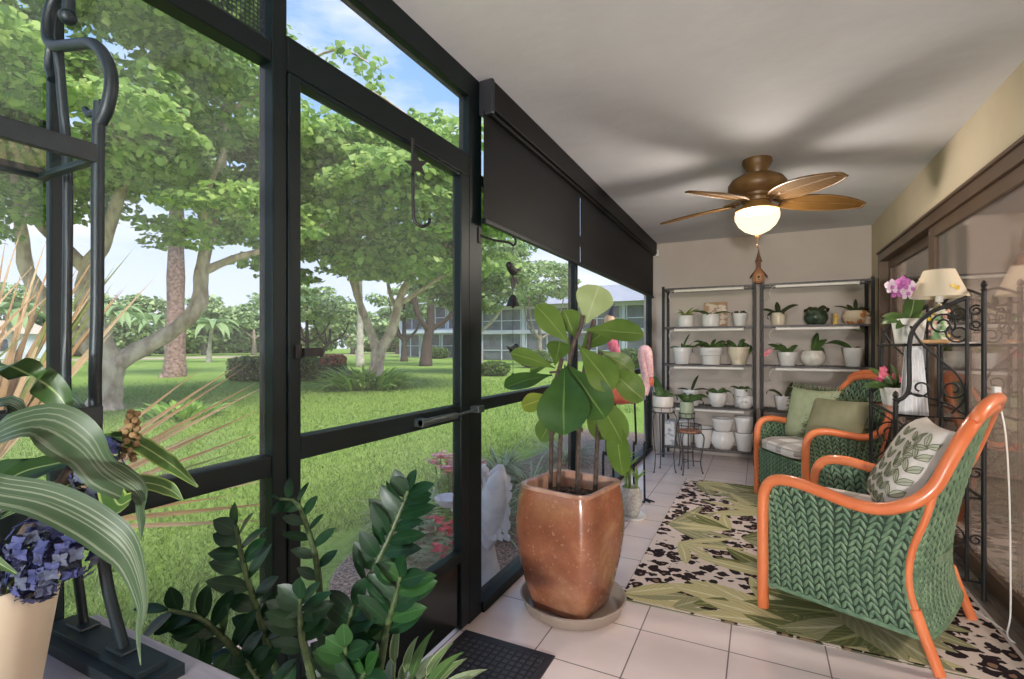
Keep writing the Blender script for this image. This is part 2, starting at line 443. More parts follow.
# roller shade
rs = thing('roller_shade', 'long dark brown roller shade lowered partway over the far screens', 'roller shade', (0, 0, 0))
c_ = MB(); c_.box((LX+.004, 2.0, 2.305), (LX+.068, 6.0, 2.437)); c_.box((LX+.008, 2.0, 2.285), (LX+.055, 6.0, 2.305)); c_.build('cassette', mat('cassette_paint', lin(11, 9, 10), lin(16, 13, 14), 4, .55, spec=.25), rs, sm=0, bevel=.006)
e_ = MB(); e_.box((LX+.001, 1.975, 2.28), (LX+.073, 2.0, 2.439)); e_.build('end_cap', mat('end_cap_grey', lin(40, 40, 46), lin(46, 46, 52), 4, .4), rs, sm=0, bevel=.006)
for a, b in ((1.968, 3.318), (3.328, 5.96)):
    f_ = MB(); f_.box((LX+.03, a, 1.80), (LX+.0315, b, 2.30)); f_.build('shade_fabric', SHADEF, rs, sm=0)
    f_ = MB(); f_.box((LX+.020, a, 1.785), (LX+.042, b, 1.808)); f_.build('bottom_bar', BLK, rs, sm=0, bevel=.003)
br = MB(); br.box((LX+.03, 6.0, 2.28), (LX+.09, 6.06, 2.36)); br.build('bracket', WHITEP, rs, sm=0, bevel=.004)
# ---------------------------------------------------------------- outdoors
GZ = -.10
def lawn_mat():
    m, nt, b = nodes_of('lawn_turf'); b.inputs['Roughness'].default_value = .9; b.inputs['Specular IOR Level'].default_value = .1
    a = ramp(nt, noisy(nt, .35, 4), [(.3, lin(112, 142, 60)), (.7, lin(142, 168, 82))])
    c = ramp(nt, noisy(nt, 22, 4), [(.3, lin(88, 118, 42)), (.72, lin(160, 182, 96))])
    nt.links.new(mixc(nt, .5, a, c), b.inputs['Base Color'])
    bump(nt, b, noisy(nt, 60, 3), .6, .03)
    return m
LAWN = lawn_mat()
m = MB(); m.box((-220, -90, GZ-.3), (70, 190, GZ)); struct('lawn', m, LAWN, sm=0)
PATH = mat('dry_path', lin(182, 166, 138), lin(166, 150, 120), .6, .9)
m = MB(); m.add([(-66, -30, GZ+.02), (-57, -30, GZ+.02), (-50, 90, GZ+.02), (-60, 90, GZ+.02), (-66, -30, GZ-.1), (-57, -30, GZ-.1), (-50, 90, GZ-.1), (-60, 90, GZ-.1)], [(0, 1, 2, 3), (0, 4, 5, 1), (1, 5, 6, 2), (2, 6, 7, 3), (3, 7, 4, 0)]); struct('path', m, PATH, sm=0)

# grass blades near the porch
n = 190000
rad = np.exp(NR.uniform(np.log(1.3), np.log(26), n)); ang = NR.uniform(math.radians(88), math.radians(172), n)
bx = rad*np.cos(ang); by = rad*np.sin(ang)
keep = (bx < -1.32) & ~((bx > -2.12) & (by > .85) & (by < 1.9)) & ~((bx > -2.45+.25*np.sin(by*2)) & (by > 1.85))
keep &= NR.random(n) < np.clip((24-rad)/14, 0, 1)
bx, by, rad = bx[keep], by[keep], rad[keep]; n = len(bx)
h = NR.uniform(.022, .05, n)*(1+.03*rad); w = NR.uniform(.0016, .0034, n)*(1+.20*rad); ra = NR.uniform(0, 2*PI, n); lx = NR.normal(0, .030, n); ly = NR.normal(0, .030, n)
vv = np.empty((n, 3, 3))
vv[:, 0] = np.stack([bx-w*np.cos(ra), by-w*np.sin(ra), np.full(n, GZ-.004)], 1)
vv[:, 1] = np.stack([bx+w*np.cos(ra), by+w*np.sin(ra), np.full(n, GZ-.004)], 1)
vv[:, 2] = np.stack([bx+lx, by+ly, GZ+h], 1)
def bladem(nm, c):
    return leafmat(nm, c, c, None, rough=.6, trans=.3)
gb = np_mesh('grass', vv.reshape(-1, 3), 3, [bladem('grass_blade_deep', lin(98, 124, 56)), bladem('grass_blade_mid', lin(126, 152, 76)), bladem('grass_blade_pale', lin(156, 176, 102))], mi=NR.choice(3, n, p=[.3, .45, .25]))
tag(gb, 'short bright green grass blades growing on the lawn outside the screens', 'grass', kind='stuff')

def foliage(clusters, size, flat=.55, tilt=.6, hang=0):
    """Clusters of (centre, radii, number): six-cornered leaves."""
    out = []
    for c, r, k in clusters:
        k = int(k); g = NR.normal(size=(k, 3)); g /= np.linalg.norm(g, axis=1)[:, None]
        rr = NR.uniform(.25, 1, k)**.6
        p = np.array(c)+g*rr[:, None]*np.array(r)
        nrm = NR.normal(0, tilt, (k, 3)); nrm[:, 2] += 1; nrm += g*.35; nrm /= np.linalg.norm(nrm, axis=1)[:, None]
        a = NR.normal(size=(k, 3)); a -= nrm*(a*nrm).sum(1)[:, None]; a /= np.linalg.norm(a, axis=1)[:, None]
        b = np.cross(nrm, a); s = size*NR.uniform(.6, 1.25, k)
        sh = [(-.5, 0, 0), (-.2, -.42, .1), (.2, -.38, .1), (.55, 0, -.12), (.2, .38, .1), (-.2, .42, .1)]
        q = np.stack([p+a*(s*x)[:, None]+b*(s*y)[:, None]+nrm*(s*z)[:, None] for x, y, z in sh], 1)
        out.append(q.reshape(-1, 3))
    return np.concatenate(out)

def blob(c, r, k, n, sub=.33, seed=0):
    """k sub-clusters spread over an ellipsoid, n leaves each."""
    rg = np.random.default_rng(seed); out = []
    for i in range(k):
        g = rg.normal(size=3); g /= np.linalg.norm(g); g *= rg.uniform(.35, 1)**.5
        p = np.array(c)+g*np.array(r)*.85
        s = sub*rg.uniform(.7, 1.3)
        out.append((p, (r[0]*s, r[1]*s, r[2]*s*.65), n*rg.uniform(.6, 1.3)))
    return out

LB = [leafmat('tree_leaf_bright', lin(188, 214, 120), lin(212, 230, 150), rough=.5, trans=.5, scale=1.2), leafmat('tree_leaf_mid', lin(152, 186, 98), lin(178, 206, 124), rough=.5, trans=.5, scale=1.2), leafmat('tree_leaf_deep', lin(116, 152, 82), lin(144, 176, 104), rough=.5, trans=.45, scale=1.2)]
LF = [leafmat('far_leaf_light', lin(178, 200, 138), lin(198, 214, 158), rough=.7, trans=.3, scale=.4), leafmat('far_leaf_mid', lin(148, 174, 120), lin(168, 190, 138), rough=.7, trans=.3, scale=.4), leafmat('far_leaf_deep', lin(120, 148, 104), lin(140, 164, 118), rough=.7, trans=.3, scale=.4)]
BARKP = mat('pinkish_bark', lin(172, 146, 130), lin(226, 202, 184), 6, .9, bmp=.6, bscale=14, stretch=(1, 1, .5), bdist=.04)
BARKR = mat('rough_red_bark', lin(126, 98, 90), lin(176, 148, 138), 9, .9, bmp=1, bscale=18, bdist=.05)
BARKG = mat('grey_bark', lin(128, 116, 104), lin(172, 160, 146), 4, .9, bmp=.5)
BARKPALE = mat('pale_bark', lin(170, 160, 150), lin(206, 196, 184), 4, .9, bmp=.3)

def tree(name, label, trunk, crown, bark, leaves, size, cat='tree', group=None, probs=(.35, .42, .23), tilt=.6):
    t = thing(name, label, cat, (0, 0, 0), 0, group)
    tm = MB()
    for pts, rs in trunk:
        pp = smooth(pts, 5); k = len(pp)
        r = [float(np.interp(i/(k-1), np.linspace(0, 1, len(rs)), rs))*(1+.06*math.sin(i*1.7)) for i in range(k)]
        tm.tube(pp, r, 12)
    tm.build('trunk', bark, t, sm=180)
    v = foliage(crown, size, tilt=tilt)
    np_mesh('crown', v, 6, leaves, t, mi=NR.choice(3, len(v)//6, p=probs))
    return t

# big spreading tree just beyond the left screens
b0 = (-12.2, 5.6)
tr = [([(-12.25, 5.55, -.15), (-12.2, 5.6, .35), (-12.15, 5.62, 1.0)], [.36, .26, .27]),
      ([(-12.15, 5.62, .9), (-12.2, 5.4, 1.5), (-12.35, 5.3, 2.2), (-12.4, 5.4, 2.9), (-12.1, 5.5, 3.4), (-11.8, 5.7, 4.6), (-11.2, 5.9, 6.0)], [.24, .22, .2, .17, .13, .10, .05]),
      ([(-12.4, 5.4, 2.75), (-12.7, 5.1, 3.2), (-13.2, 4.7, 4.0), (-13.6, 4.3, 5.2)], [.15, .13, .10, .05]),
      ([(-12.1, 5.65, .85), (-11.85, 6.1, 1.2), (-11.5, 6.55, 1.6), (-11.25, 6.9, 2.15), (-11.3, 7.0, 2.9), (-11.15, 7.1, 3.9), (-10.6, 7.0, 5.0), (-9.9, 6.6, 6.2)], [.2, .17, .15, .17, .14, .12, .08, .05]),
      ([(-12.2, 5.5, 1.0), (-12.6, 5.0, 1.7), (-12.9, 4.6, 2.6), (-12.9, 4.5, 3.3), (-12.4, 4.2, 4.4)], [.2, .16, .13, .11, .05]),
      ([(-11.3, 7.0, 2.9), (-10.9, 7.6, 3.3), (-10.2, 8.4, 3.7), (-9.5, 9.0, 4.3)], [.10, .08, .06, .03]),
      ([(-11.2, 7.05, 3.6), (-10.2, 6.4, 4.2), (-9.0, 6.0, 4.9)], [.09, .06, .03]),
      ([(-11.8, 5.7, 4.6), (-10.5, 4.9, 5.2), (-9.0, 4.2, 5.5)], [.08, .06, .03]),
      ([(-9.9, 6.6, 6.0), (-8.4, 6.7, 6.4), (-6.9, 6.7, 6.6), (-6.0, 6.9, 6.1)], [.05, .035, .02, .01]),
      ([(-8.4, 6.7, 6.4), (-7.0, 7.4, 6.3), (-6.0, 8.2, 5.6)], [.03, .02, .01])]
cr = blob((-12.2, 4.5, 6.6), (4.9, 4.6, 2.8), 80, 780, .24, 3)
cr += blob((-9.4, 4.0, 5.0), (2.3, 2.3, 1.2), 16, 420, .3, 4)
cr += blob((-13.5, 3.4, 4.9), (2.4, 2.4, 1.3), 14, 300, .3, 8)
cr += blob((-9.2, 6.2, 3.7), (1.7, 1.7, .8), 12, 130, .3, 31)+blob((-13.2, 3.6, 3.7), (2.2, 2.0, .8), 12, 130, .3, 32)+blob((-11.5, 7.6, 4.6), (2.2, 2.0, 1.0), 14, 220, .3, 33)
cr += [((-10.3, 8.2, 3.75), (.6, .6, .25), 90), ((-9.6, 8.9, 4.3), (.7, .6, .3), 120), ((-11.9, 6.4, 3.55), (.6, .5, .2), 70), ((-10.9, 7.3, 4.2), (.7, .7, .3), 120)]
for p in ((-8.2, 6.7, 6.4), (-7.6, 6.9, 6.5), (-7.1, 6.7, 6.5), (-6.6, 6.8, 6.45), (-6.2, 6.9, 6.15), (-7.4, 7.1, 6.2), (-6.8, 7.5, 6.2), (-6.3, 8.0, 5.7), (-6.0, 8.3, 5.45), (-7.8, 6.3, 6.9)):
    cr.append((p, (.38, .38, .22), 34))
tree('shade_tree', 'big spreading shade tree with a pinkish forked trunk, nearest tree outside the left screens', tr, cr, BARKP, LB, .135)
# straight rough trunk behind it
t2 = [([(-22.6, 12.8, -.2), (-22.5, 12.8, .3), (-22.45, 12.8, 3), (-22.4, 12.8, 6), (-22.3, 12.8, 9)], [.55, .42, .34, .3, .2])]
tree('straight_tree', 'tall tree with a straight rough reddish trunk on the lawn behind the forked shade tree', t2, blob((-22.3, 12.8, 9.3), (3.6, 3.6, 2.2), 22, 150, .34, 5), BARKR, LB, .28)
# tree in the fern bed
t3 = [([(-11.0, 12.3, -.15), (-10.95, 12.35, .5), (-10.9, 12.4, 1.15)], [.3, .22, .22]),
      ([(-10.92, 12.4, 1.0), (-11.2, 12.3, 1.8), (-11.5, 12.2, 2.6), (-11.65, 12.1, 3.3), (-11.9, 11.9, 4.6), (-12.3, 11.4, 6)], [.17, .13, .11, .14, .1, .04]),
      ([(-10.92, 12.42, 1.0), (-10.55, 12.6, 1.7), (-10.4, 12.7, 2.4), (-10.25, 12.8, 3.0), (-9.8, 12.9, 3.8), (-9.2, 12.8, 5.2)], [.17, .17, .14, .12, .09, .04]),
      ([(-10.3, 12.75, 2.6), (-9.8, 13.0, 2.95), (-9.2, 13.3, 3.4), (-8.2, 13.5, 3.9)], [.09, .07, .06, .03]),
      ([(-11.6, 12.1, 3.1), (-12.2, 12.3, 3.8), (-13.2, 12.3, 4.6)], [.09, .06, .03]),
      ([(-10.4, 12.7, 2.3), (-10.9, 12.9, 3.1), (-11.0, 12.8, 4.2)], [.08, .06, .03])]
cr = blob((-10.6, 11.9, 5.6), (5.2, 4.2, 2.3), 72, 560, .25, 13) + blob((-9.6, 12.6, 4.1), (4.6, 3.4, 1.0), 22, 170, .26, 14) + blob((-11.8, 10.9, 3.7), (2.4, 2.0, .8), 14, 130, .3, 34)
tree('fern_bed_tree', 'forked tree with a pinkish trunk rising from the fern bed on the lawn', t3, cr, BARKP, LB, .19)
# other trees on the lawn
def simple_tree(name, label, x, y, h, r, cz, cr_, leaves=LF, bark=BARKG, size=.3, k=16, n=150, lean=0, group=None, seed=1, fork=True):
    tk = [([(x, y, -.2), (x+lean*.3, y, h*.35), (x+lean, y, h*.75), (x+lean, y, cz)], [r*1.35, r, r*.8, r*.4])]
    if fork:
        for a in (.6, 2.7, 4.6):
            tk.append(([(x+lean*.6, y, h*.55), (x+lean+cr_[0]*.35*math.cos(a), y+cr_[1]*.35*math.sin(a), h*.9), (x+lean+cr_[0]*.6*math.cos(a), y+cr_[1]*.6*math.sin(a), cz+.3)], [r*.6, r*.4, r*.15]))
    return tree(name, label, tk, blob((x+lean, y, cz), cr_, k, n, .33, seed), bark, leaves, size, group=group)
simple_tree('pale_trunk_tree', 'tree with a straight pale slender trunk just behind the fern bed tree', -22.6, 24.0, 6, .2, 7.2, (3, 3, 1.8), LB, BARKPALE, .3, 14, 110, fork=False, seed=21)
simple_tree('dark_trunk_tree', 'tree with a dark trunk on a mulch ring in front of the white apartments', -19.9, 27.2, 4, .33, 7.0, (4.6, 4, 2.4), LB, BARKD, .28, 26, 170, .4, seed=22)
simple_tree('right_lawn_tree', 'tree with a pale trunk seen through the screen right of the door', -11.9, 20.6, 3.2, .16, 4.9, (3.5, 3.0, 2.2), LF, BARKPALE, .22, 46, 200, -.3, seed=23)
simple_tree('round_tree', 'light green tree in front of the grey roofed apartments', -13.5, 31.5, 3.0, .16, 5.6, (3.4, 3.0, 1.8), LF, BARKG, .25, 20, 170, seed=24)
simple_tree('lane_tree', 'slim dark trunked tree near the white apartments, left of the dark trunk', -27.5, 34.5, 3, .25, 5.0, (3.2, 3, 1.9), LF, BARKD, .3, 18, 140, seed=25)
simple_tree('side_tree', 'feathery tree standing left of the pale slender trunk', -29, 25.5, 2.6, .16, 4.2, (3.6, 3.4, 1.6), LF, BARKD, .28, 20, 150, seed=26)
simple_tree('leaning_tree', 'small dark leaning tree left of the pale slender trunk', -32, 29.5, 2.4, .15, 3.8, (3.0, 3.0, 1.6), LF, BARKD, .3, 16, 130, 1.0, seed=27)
far = [(-80, 18, 8.5, 5), (-76, 25, 9.5, 5.5), (-79, 33, 9, 6), (-73, 38, 8, 5), (-72, 45, 8.5, 5.5), (-68, 50, 7.5, 5), (-66, 57, 8.5, 5.5), (-60, 62, 8, 5.5), (-54, 66, 8.5, 6), (-47, 69, 8, 6)]
FARL = ['rounded tree at the left end of the far treeline, by the forked shade tree', 'taller rounded tree second from the left end of the far treeline', 'broad tree in the far treeline seen between the forked branches', 'tree in the far treeline just left of the straight rough trunk', 'tree in the far treeline just right of the straight rough trunk', 'tree in the far treeline above the two slim palms', 'tree in the far treeline above the boxy hedge', 'tree in the far treeline left of the fern bed tree', 'tree in the far treeline behind the fern bed tree', 'tree at the right end of the far treeline, by the white apartments']
for i, (x, y, h, r) in enumerate(far):
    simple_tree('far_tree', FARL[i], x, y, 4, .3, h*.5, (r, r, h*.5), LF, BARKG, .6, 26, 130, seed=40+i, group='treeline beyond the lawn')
# slim palms in front of the treeline
def palm(x, y, h, label, lean):
    t = thing('palm_tree', label, 'palm tree', (x, y, GZ), 0, 'palms by the path')
    a = MB(); a.tube(smooth([(0, 0, -.1), (lean*.2, 0, h*.4), (lean, 0, h)], 5), [.2]*5+[.15]*6, 8); a.build('trunk', BARKPALE, t)
    f = MB()
    for i in range(15):
        an = i*2.4; el = .15+.75*((i*7) % 10)/10
        f.leaf((lean, 0, h), (math.cos(an), math.sin(an), el), 2.7, .75, droop=1.5, fold=.5, prof='lance', n=6)
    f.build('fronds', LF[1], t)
palm(-44, 24.5, 3.4, 'slim palm with a leaning pale trunk right of the straight rough trunk', -1.4)
palm(-41, 26.0, 3.0, 'slim palm with a pale trunk just left of the boxy hedge', .5)
palm(-41.5, 19.0, 3.6, 'slim palm standing just left of the straight rough trunk', .8)
palm(-37, 12.5, 3.2, 'slim palm seen between the shade tree trunk and its right branch', -.6)

# hedges and shrubs
HL = [leafmat('hedge_leaf_light', lin(116, 140, 70), lin(140, 162, 86), rough=.6, trans=.2), leafmat('hedge_leaf_mid', lin(84, 112, 52), lin(104, 132, 66), rough=.6, trans=.2), leafmat('hedge_leaf_dark', lin(58, 84, 42), lin(76, 102, 52), rough=.6, trans=.2)]
REDL = leafmat('red_tip_leaf', lin(176, 92, 72), lin(204, 122, 92), rough=.6, trans=.2)
CORE = mat('twig_core', lin(52, 66, 40), lin(70, 84, 50), 6, .95)
def hedge(name, label, lo, hi, n, size, red=0, rz=0, cat='hedge', rnd=.0):
    c = ((lo[0]+hi[0])/2, (lo[1]+hi[1])/2, GZ); hx, hy, hz = (hi[0]-lo[0])/2, (hi[1]-lo[1])/2, hi[2]-GZ
    t = thing(name, label, cat, c, rz)
    k = MB(); k.lathe([(.5, 0), (.9, .12*hz), (.93, .6*hz), (.8, .86*hz), (.35, .93*hz)], 20, sq=2.0 if rnd else 5)
    k.v = [(a*hx*.92, b*hy*.92, z) for a, b, z in k.v]; k.build('core', CORE, t, sm=180)
    u = NR.uniform(-1, 1, (n, 3)); e = 2.2 if rnd else 6
    nr = (np.abs(u)**e).sum(1)**(1/e); p = u/nr[:, None]*NR.uniform(.86, 1.04, n)[:, None]
    p = p[p[:, 2] > -.95]; n = len(p)
    pos = np.stack([p[:, 0]*hx, p[:, 1]*hy, (p[:, 2]*.5+.5)*hz], 1)
    a = NR.normal(size=(n, 3)); a /= np.linalg.norm(a, axis=1)[:, None]; b = np.cross(a, NR.normal(size=(n, 3))); b /= np.linalg.norm(b, axis=1)[:, None]
    s = size*NR.uniform(.6, 1.2, n)
    q = np.stack([pos+a*(s*.6*x)[:, None]+b*(s*.35*y)[:, None] for x, y in ((-1, 0), (-.3, -1), (.4, -.9), (1, 0), (.4, .9), (-.3, 1))], 1)
    mi = NR.choice(3, n, p=[.25, .45, .3])
    if red: mi = np.where((p[:, 2] > .25) & (NR.random(n) < .7), 3, mi)
    np_mesh('foliage', q.reshape(-1, 3), 6, HL+[REDL], t, mi=mi)
    return t
hedge('boxwood_hedge', 'low boxy clipped green hedge on the lawn left of the fern bed', (-18.30, 12.6, GZ), (-15.0, 13.7, .82), 6000, .09, rz=.477)
hedge('red_tipped_shrub', 'clipped shrub with reddish top growth at the right end of the boxy hedge', (-15.2, 13.9, GZ), (-14.4, 14.7, .88), 1800, .09, red=1, cat='shrub', rz=.477)
hedge('clipped_shrub', 'low clipped shrub by the pale trunk, right of the screen door', (-11.3, 19.0, GZ), (-9.9, 20.2, .55), 2400, .1, cat='shrub', rnd=1)
hedge('foundation_shrub', 'small rounded shrub at the white apartments, left end', (-31.5, 42.5, GZ), (-29, 44.5, 1.1), 1200, .2, cat='shrub', rnd=1)
hedge('porch_shrub', 'pale shrub on the lawn before the grey roofed apartments, left of the fig', (-13.4, 27.2, GZ), (-11.4, 29.0, 1.0), 1800, .1, cat='shrub', rnd=1)
hedge('corner_shrub', 'rounded shrub on the lawn before the grey roofed apartments, beside the flamingos', (-6.6, 24.2, GZ), (-5.0, 25.6, 1.1), 1800, .09, cat='shrub', rnd=1)

hedge('far_hedge', 'long dark hedge closing the lawn under the far treeline', (-92, -10, GZ), (-86, 84, 4.5), 9000, .7)
hedge('far_hedge', 'long dark hedge behind the apartments end of the far treeline', (-84, 85, GZ), (-28, 91, 5.0), 6000, .7)

def tuft(name, label, c, n, L, W, mats, cat='plant', spread=.9, droop=1.3, prof='strap', group=None, bsp=.06):
    t = thing(name, label, cat, c, 0, group); f = MB()
    for i in range(n):
        a = R.random()*2*PI; e = R.uniform(.3, 1.6)
        f.leaf((bsp*math.cos(a)*R.random(), bsp*math.sin(a)*R.random(), 0), (math.cos(a)*spread, math.sin(a)*spread, e+.25), L*R.uniform(.65, 1.1), W*R.uniform(.8, 1.2), droop=droop*R.uniform(.7, 1.2), prof=prof, n=6, mi=R.randrange(len(mats)))
    f.build('leaves', mats, t)
    return t
FERN = [leafmat('fern_light', lin(146, 186, 84), lin(180, 212, 114), rough=.5, trans=.3), leafmat('fern_mid', lin(104, 146, 64), lin(134, 172, 84), rough=.5, trans=.3)]
tuft('fern_clump', 'wide clump of green ferns around the forked tree on the lawn', (-11.0, 12.0, GZ), 420, 1.1, .13, FERN, 'ferns', droop=1.2, prof='lance', bsp=1.1)
LIR = [leafmat('liriope_green', lin(74, 100, 60), lin(104, 128, 84), rough=.4, trans=.2), leafmat('liriope_pale', lin(132, 150, 112), lin(164, 176, 138), rough=.4, trans=.2)]
for p, lb, n in (((-2.12, 2.85, GZ), 'grassy green clump behind the pink flowers outside the door', 120), ((-1.95, 3.2, GZ), 'grassy clump between the pink flowers and the white statue', 90), ((-1.72, 3.05, GZ), 'pale grassy clump just behind the white statue', 100), ((-1.85, 4.1, GZ), 'rounded grassy clump on the bed edge left of the fig planter', 150), ((-2.3, 4.4, GZ), 'grassy clump at the lawn edge behind the fig planter', 130), ((-1.95, 5.3, GZ), 'grassy clump outside the far screens behind the fig stems', 120)):
    tuft('grassy_clump', lb, p, n, .55, .017, LIR, 'plant', droop=1.5, group='grassy border clumps outside the screens')
tuft('lawn_weed', 'low broad weed patch on the lawn at the foot of the shade tree', (-9.6, 5.6, GZ), 90, .45, .09, FERN, 'plant', droop=.9, prof='ell', bsp=.7)
# mulch bed, pink stepping slab
m = MB()
ring = smooth([(-1.27, 1.95, 0), (-2.0, 1.92, 0), (-2.35, 2.5, 0), (-2.3, 3.4, 0), (-2.6, 4.4, 0), (-2.4, 5.6, 0), (-2.5, 7.5, 0), (-1.27, 7.5, 0)], 5)
m.loft([[(p.x, p.y, GZ-.05) for p in ring], [(p.x, p.y, GZ+.015) for p in ring], [(p.x*.97-.04, p.y, GZ+.03) for p in ring]])
mu = m.build('mulch', PEBBLE, sm=0); tag(mu, 'brown bark mulch bed along the outside of the screens', 'mulch', kind='stuff')
PAVE = mat('pink_paver', lin(196, 164, 158), lin(212, 182, 174), 12, .8, bmp=.3)
for y0, y1, lb in ((.92, 1.38, 'pink paving slab outside the screen door, nearer one'), (1.41, 1.87, 'pink paving slab outside the screen door, one beside the mulch bed')):
    m = MB(); m.box((-2.08, y0, GZ-.02), (-1.27, y1, GZ+.035)); o = m.build('paving_slab', PAVE, sm=0, bevel=.008); tag(o, lb, 'paving slab', 'pink slabs outside the door')
# flowers
def flower_plant(name, label, c, h, spread, nst, petal, n_l, leafm, fr=.02):
    t = thing(name, label, 'flowers', c, 0); st = MB(); lf = MB(); fl = MB()
    for i in range(nst):
        a = R.random()*2*PI; rr = spread*math.sqrt(R.random()); top = V((rr*math.cos(a), rr*math.sin(a), h*R.uniform(.75, 1.05)))
        st.tube(smooth([(top.x*.3, top.y*.3, 0), (top.x*.7, top.y*.7, h*.5), top], 3), .004, 5)
        for k in range(n_l):
            q = top*R.uniform(.35, .93); b = R.random()*2*PI
            lf.leaf(q, (math.cos(b), math.sin(b), .5), .12*R.uniform(.7, 1.2), .035, droop=.8, prof='ell', n=4)
        for k in range(9):
            q = top+V((R.uniform(-1, 1), R.uniform(-1, 1), R.uniform(-.4, .7)))*fr*1.6
            for j in range(5):
                b = 2*PI*j/5+R.random()
                fl.leaf(q, (math.cos(b), math.sin(b), .4), fr*.95, fr*.75, droop=.3, prof='obov', n=2)
    st.build('stems', STEMG, t); lf.build('leaves', leafm, t); fl.build('blossoms', petal, t)
    return t
PINKP = mat('pink_petal', lin(232, 132, 148), lin(242, 176, 180), 30, .5); REDP = mat('red_petal', lin(216, 58, 82), lin(232, 92, 108), 30, .5)
flower_plant('pink_flowers', 'tall pale pink flowers outside the door left of the white statue', (-1.72, 2.66, GZ), .62, .16, 16, PINKP, 14, FERN, .034)
flower_plant('red_flowers', 'low hot pink flower heads in front of the pale pink flowers', (-1.66, 2.34, GZ), .27, .2, 11, REDP, 14, LIR[1:]+FERN, .026)
# angel garden statue seen from its side
STONE = mat('white_cast_stone', lin(214, 214, 220), lin(188, 190, 200), 14, .8, bmp=.3, bscale=60)
st = thing('angel_statue', 'white cast stone winged statue holding a shallow bowl, standing outside the screen door', 'statue', (-1.40, 2.40, GZ), math.radians(206))
b = MB()
def oval(z, rx, ry, x=0, y=0, k=20, fl=0): return [(x+rx*math.cos(2*PI*j/k)*(1+fl*math.sin(j*PI*2*5/k)), y+ry*math.sin(2*PI*j/k)*(1+fl*math.sin(j*PI*2*5/k)), z) for j in range(k)]
b.loft([oval(0, .15, .13, 0), oval(.03, .15, .13, 0), oval(.035, .135, .11, .0, fl=.08), oval(.18, .10, .085, 0, fl=.07), oval(.30, .075, .07, 0, fl=.04), oval(.36, .07, .065, 0), oval(.42, .078, .08, 0), oval(.49, .06, .085, 0), oval(.53, .035, .035, .005), oval(.56, .032, .03, .01)])
b.ball((.015, 0, .605), .052, 12, sc=(1, .9, 1.15)); b.ball((.066, 0, .60), .012, 6)
for s in (-1, 1): b.tube(smooth([(0, s*.075, .475), (.05, s*.085, .42), (.12, s*.04, .43)], 4), [.024, .022, .022, .02, .02, .018, .016, .015, .014], 8); b.ball((.13, s*.03, .437), .018, 6)
b.build('figure', STONE, st, sm=60)
hb = MB()
for i in range(26):
    a = i*2.4; e = -.3+1.3*i/26
    hb.ball((.005+.046*math.cos(a)*math.cos(e)-.012, .048*math.sin(a)*math.cos(e), .615+.056*math.sin(e)), .016, 5)
hb.build('hair', STONE, st)
bw = MB(); bw.lathe([(.015, 0), (.05, .012), (.075, .04), (.082, .058), (.076, .056), (.05, .025), (.01, .016)], 20, (.16, 0, .435), wob=lambda a, z: 1+.05*math.sin(a*8)); bw.build('bowl', STONE, st, sm=60)
for s in (-1, 1):
    w = MB()
    w.loft([[(-.045-x-.062*math.cos(2*PI*j/12)*k, s*(.045+y)+s*.026*k*math.sin(2*PI*j/12), z) for j in range(12)] for x, y, z, k in ((-.005, .0, .20, .25), (.02, .015, .28, .75), (.035, .025, .38, 1.1), (.045, .03, .48, 1.2), (.05, .03, .56, 1.05), (.062, .03, .62, .7), (.075, .03, .655, .3))])
    for r_ in range(8):
        for k in range(4):
            z = .34+r_*.038
            w.leaf((-.035-.036*k+.01*(r_ % 2)-.01*(r_ > 5), s*.078, z), (-.45, s*.12, -.9), .066, .040, up=(0, s, .2), droop=.1, fold=.3, prof='obov', n=3)
    w.build('wing', STONE, st, sm=60)
# fan palm by the left screens
PALMM = [leafmat('palm_green', lin(116, 128, 70), lin(148, 154, 92), rough=.5, trans=.25), leafmat('palm_dry', lin(186, 158, 124), lin(206, 182, 146), rough=.7, trans=.2), leafmat('palm_tan', lin(160, 132, 96), lin(184, 152, 112), rough=.7, trans=.2)]
fp = thing('fan_palm', 'fan palm with long half dried brown and green leaflets outside the left screens', 'palm', (-2.75, .75, GZ))
fm = MB(); sm_ = MB()
for c, n, an0, an1, L, tl in (((-.05, .05, .78), 34, 1.05, 2.5, 1.05, .0), ((-.15, -.2, .80), 30, .9, 2.3, .95, .2), ((.12, .10, .62), 15, -.05, .75, 1.05, .1), ((.05, .10, .85), 24, .9, 1.9, .9, .1)):
    sm_.tube(smooth([(0, 0, 0), (c[0]*.6, c[1]*.6, c[2]*.6), c], 4), .014, 6)
    for i in range(n):
        a = an0+(an1-an0)*i/(n-1)+R.uniform(-.03, .03)
        d = (math.cos(a)*.70+tl*R.uniform(-.3, .3), math.cos(a)*.70+tl*R.uniform(-.5, .5)+R.uniform(-.06, .06), math.sin(a))
        fm.leaf(c, d, L*R.uniform(.75, 1.08), .024, up=(.6, -.75, .2), droop=R.uniform(.0, .3), fold=.8, prof='lance', n=6, mi=R.choice((0, 1, 1, 2, 2)))
fm.build('leaflets', PALMM, fp); sm_.build('stalks', STEMG, fp)

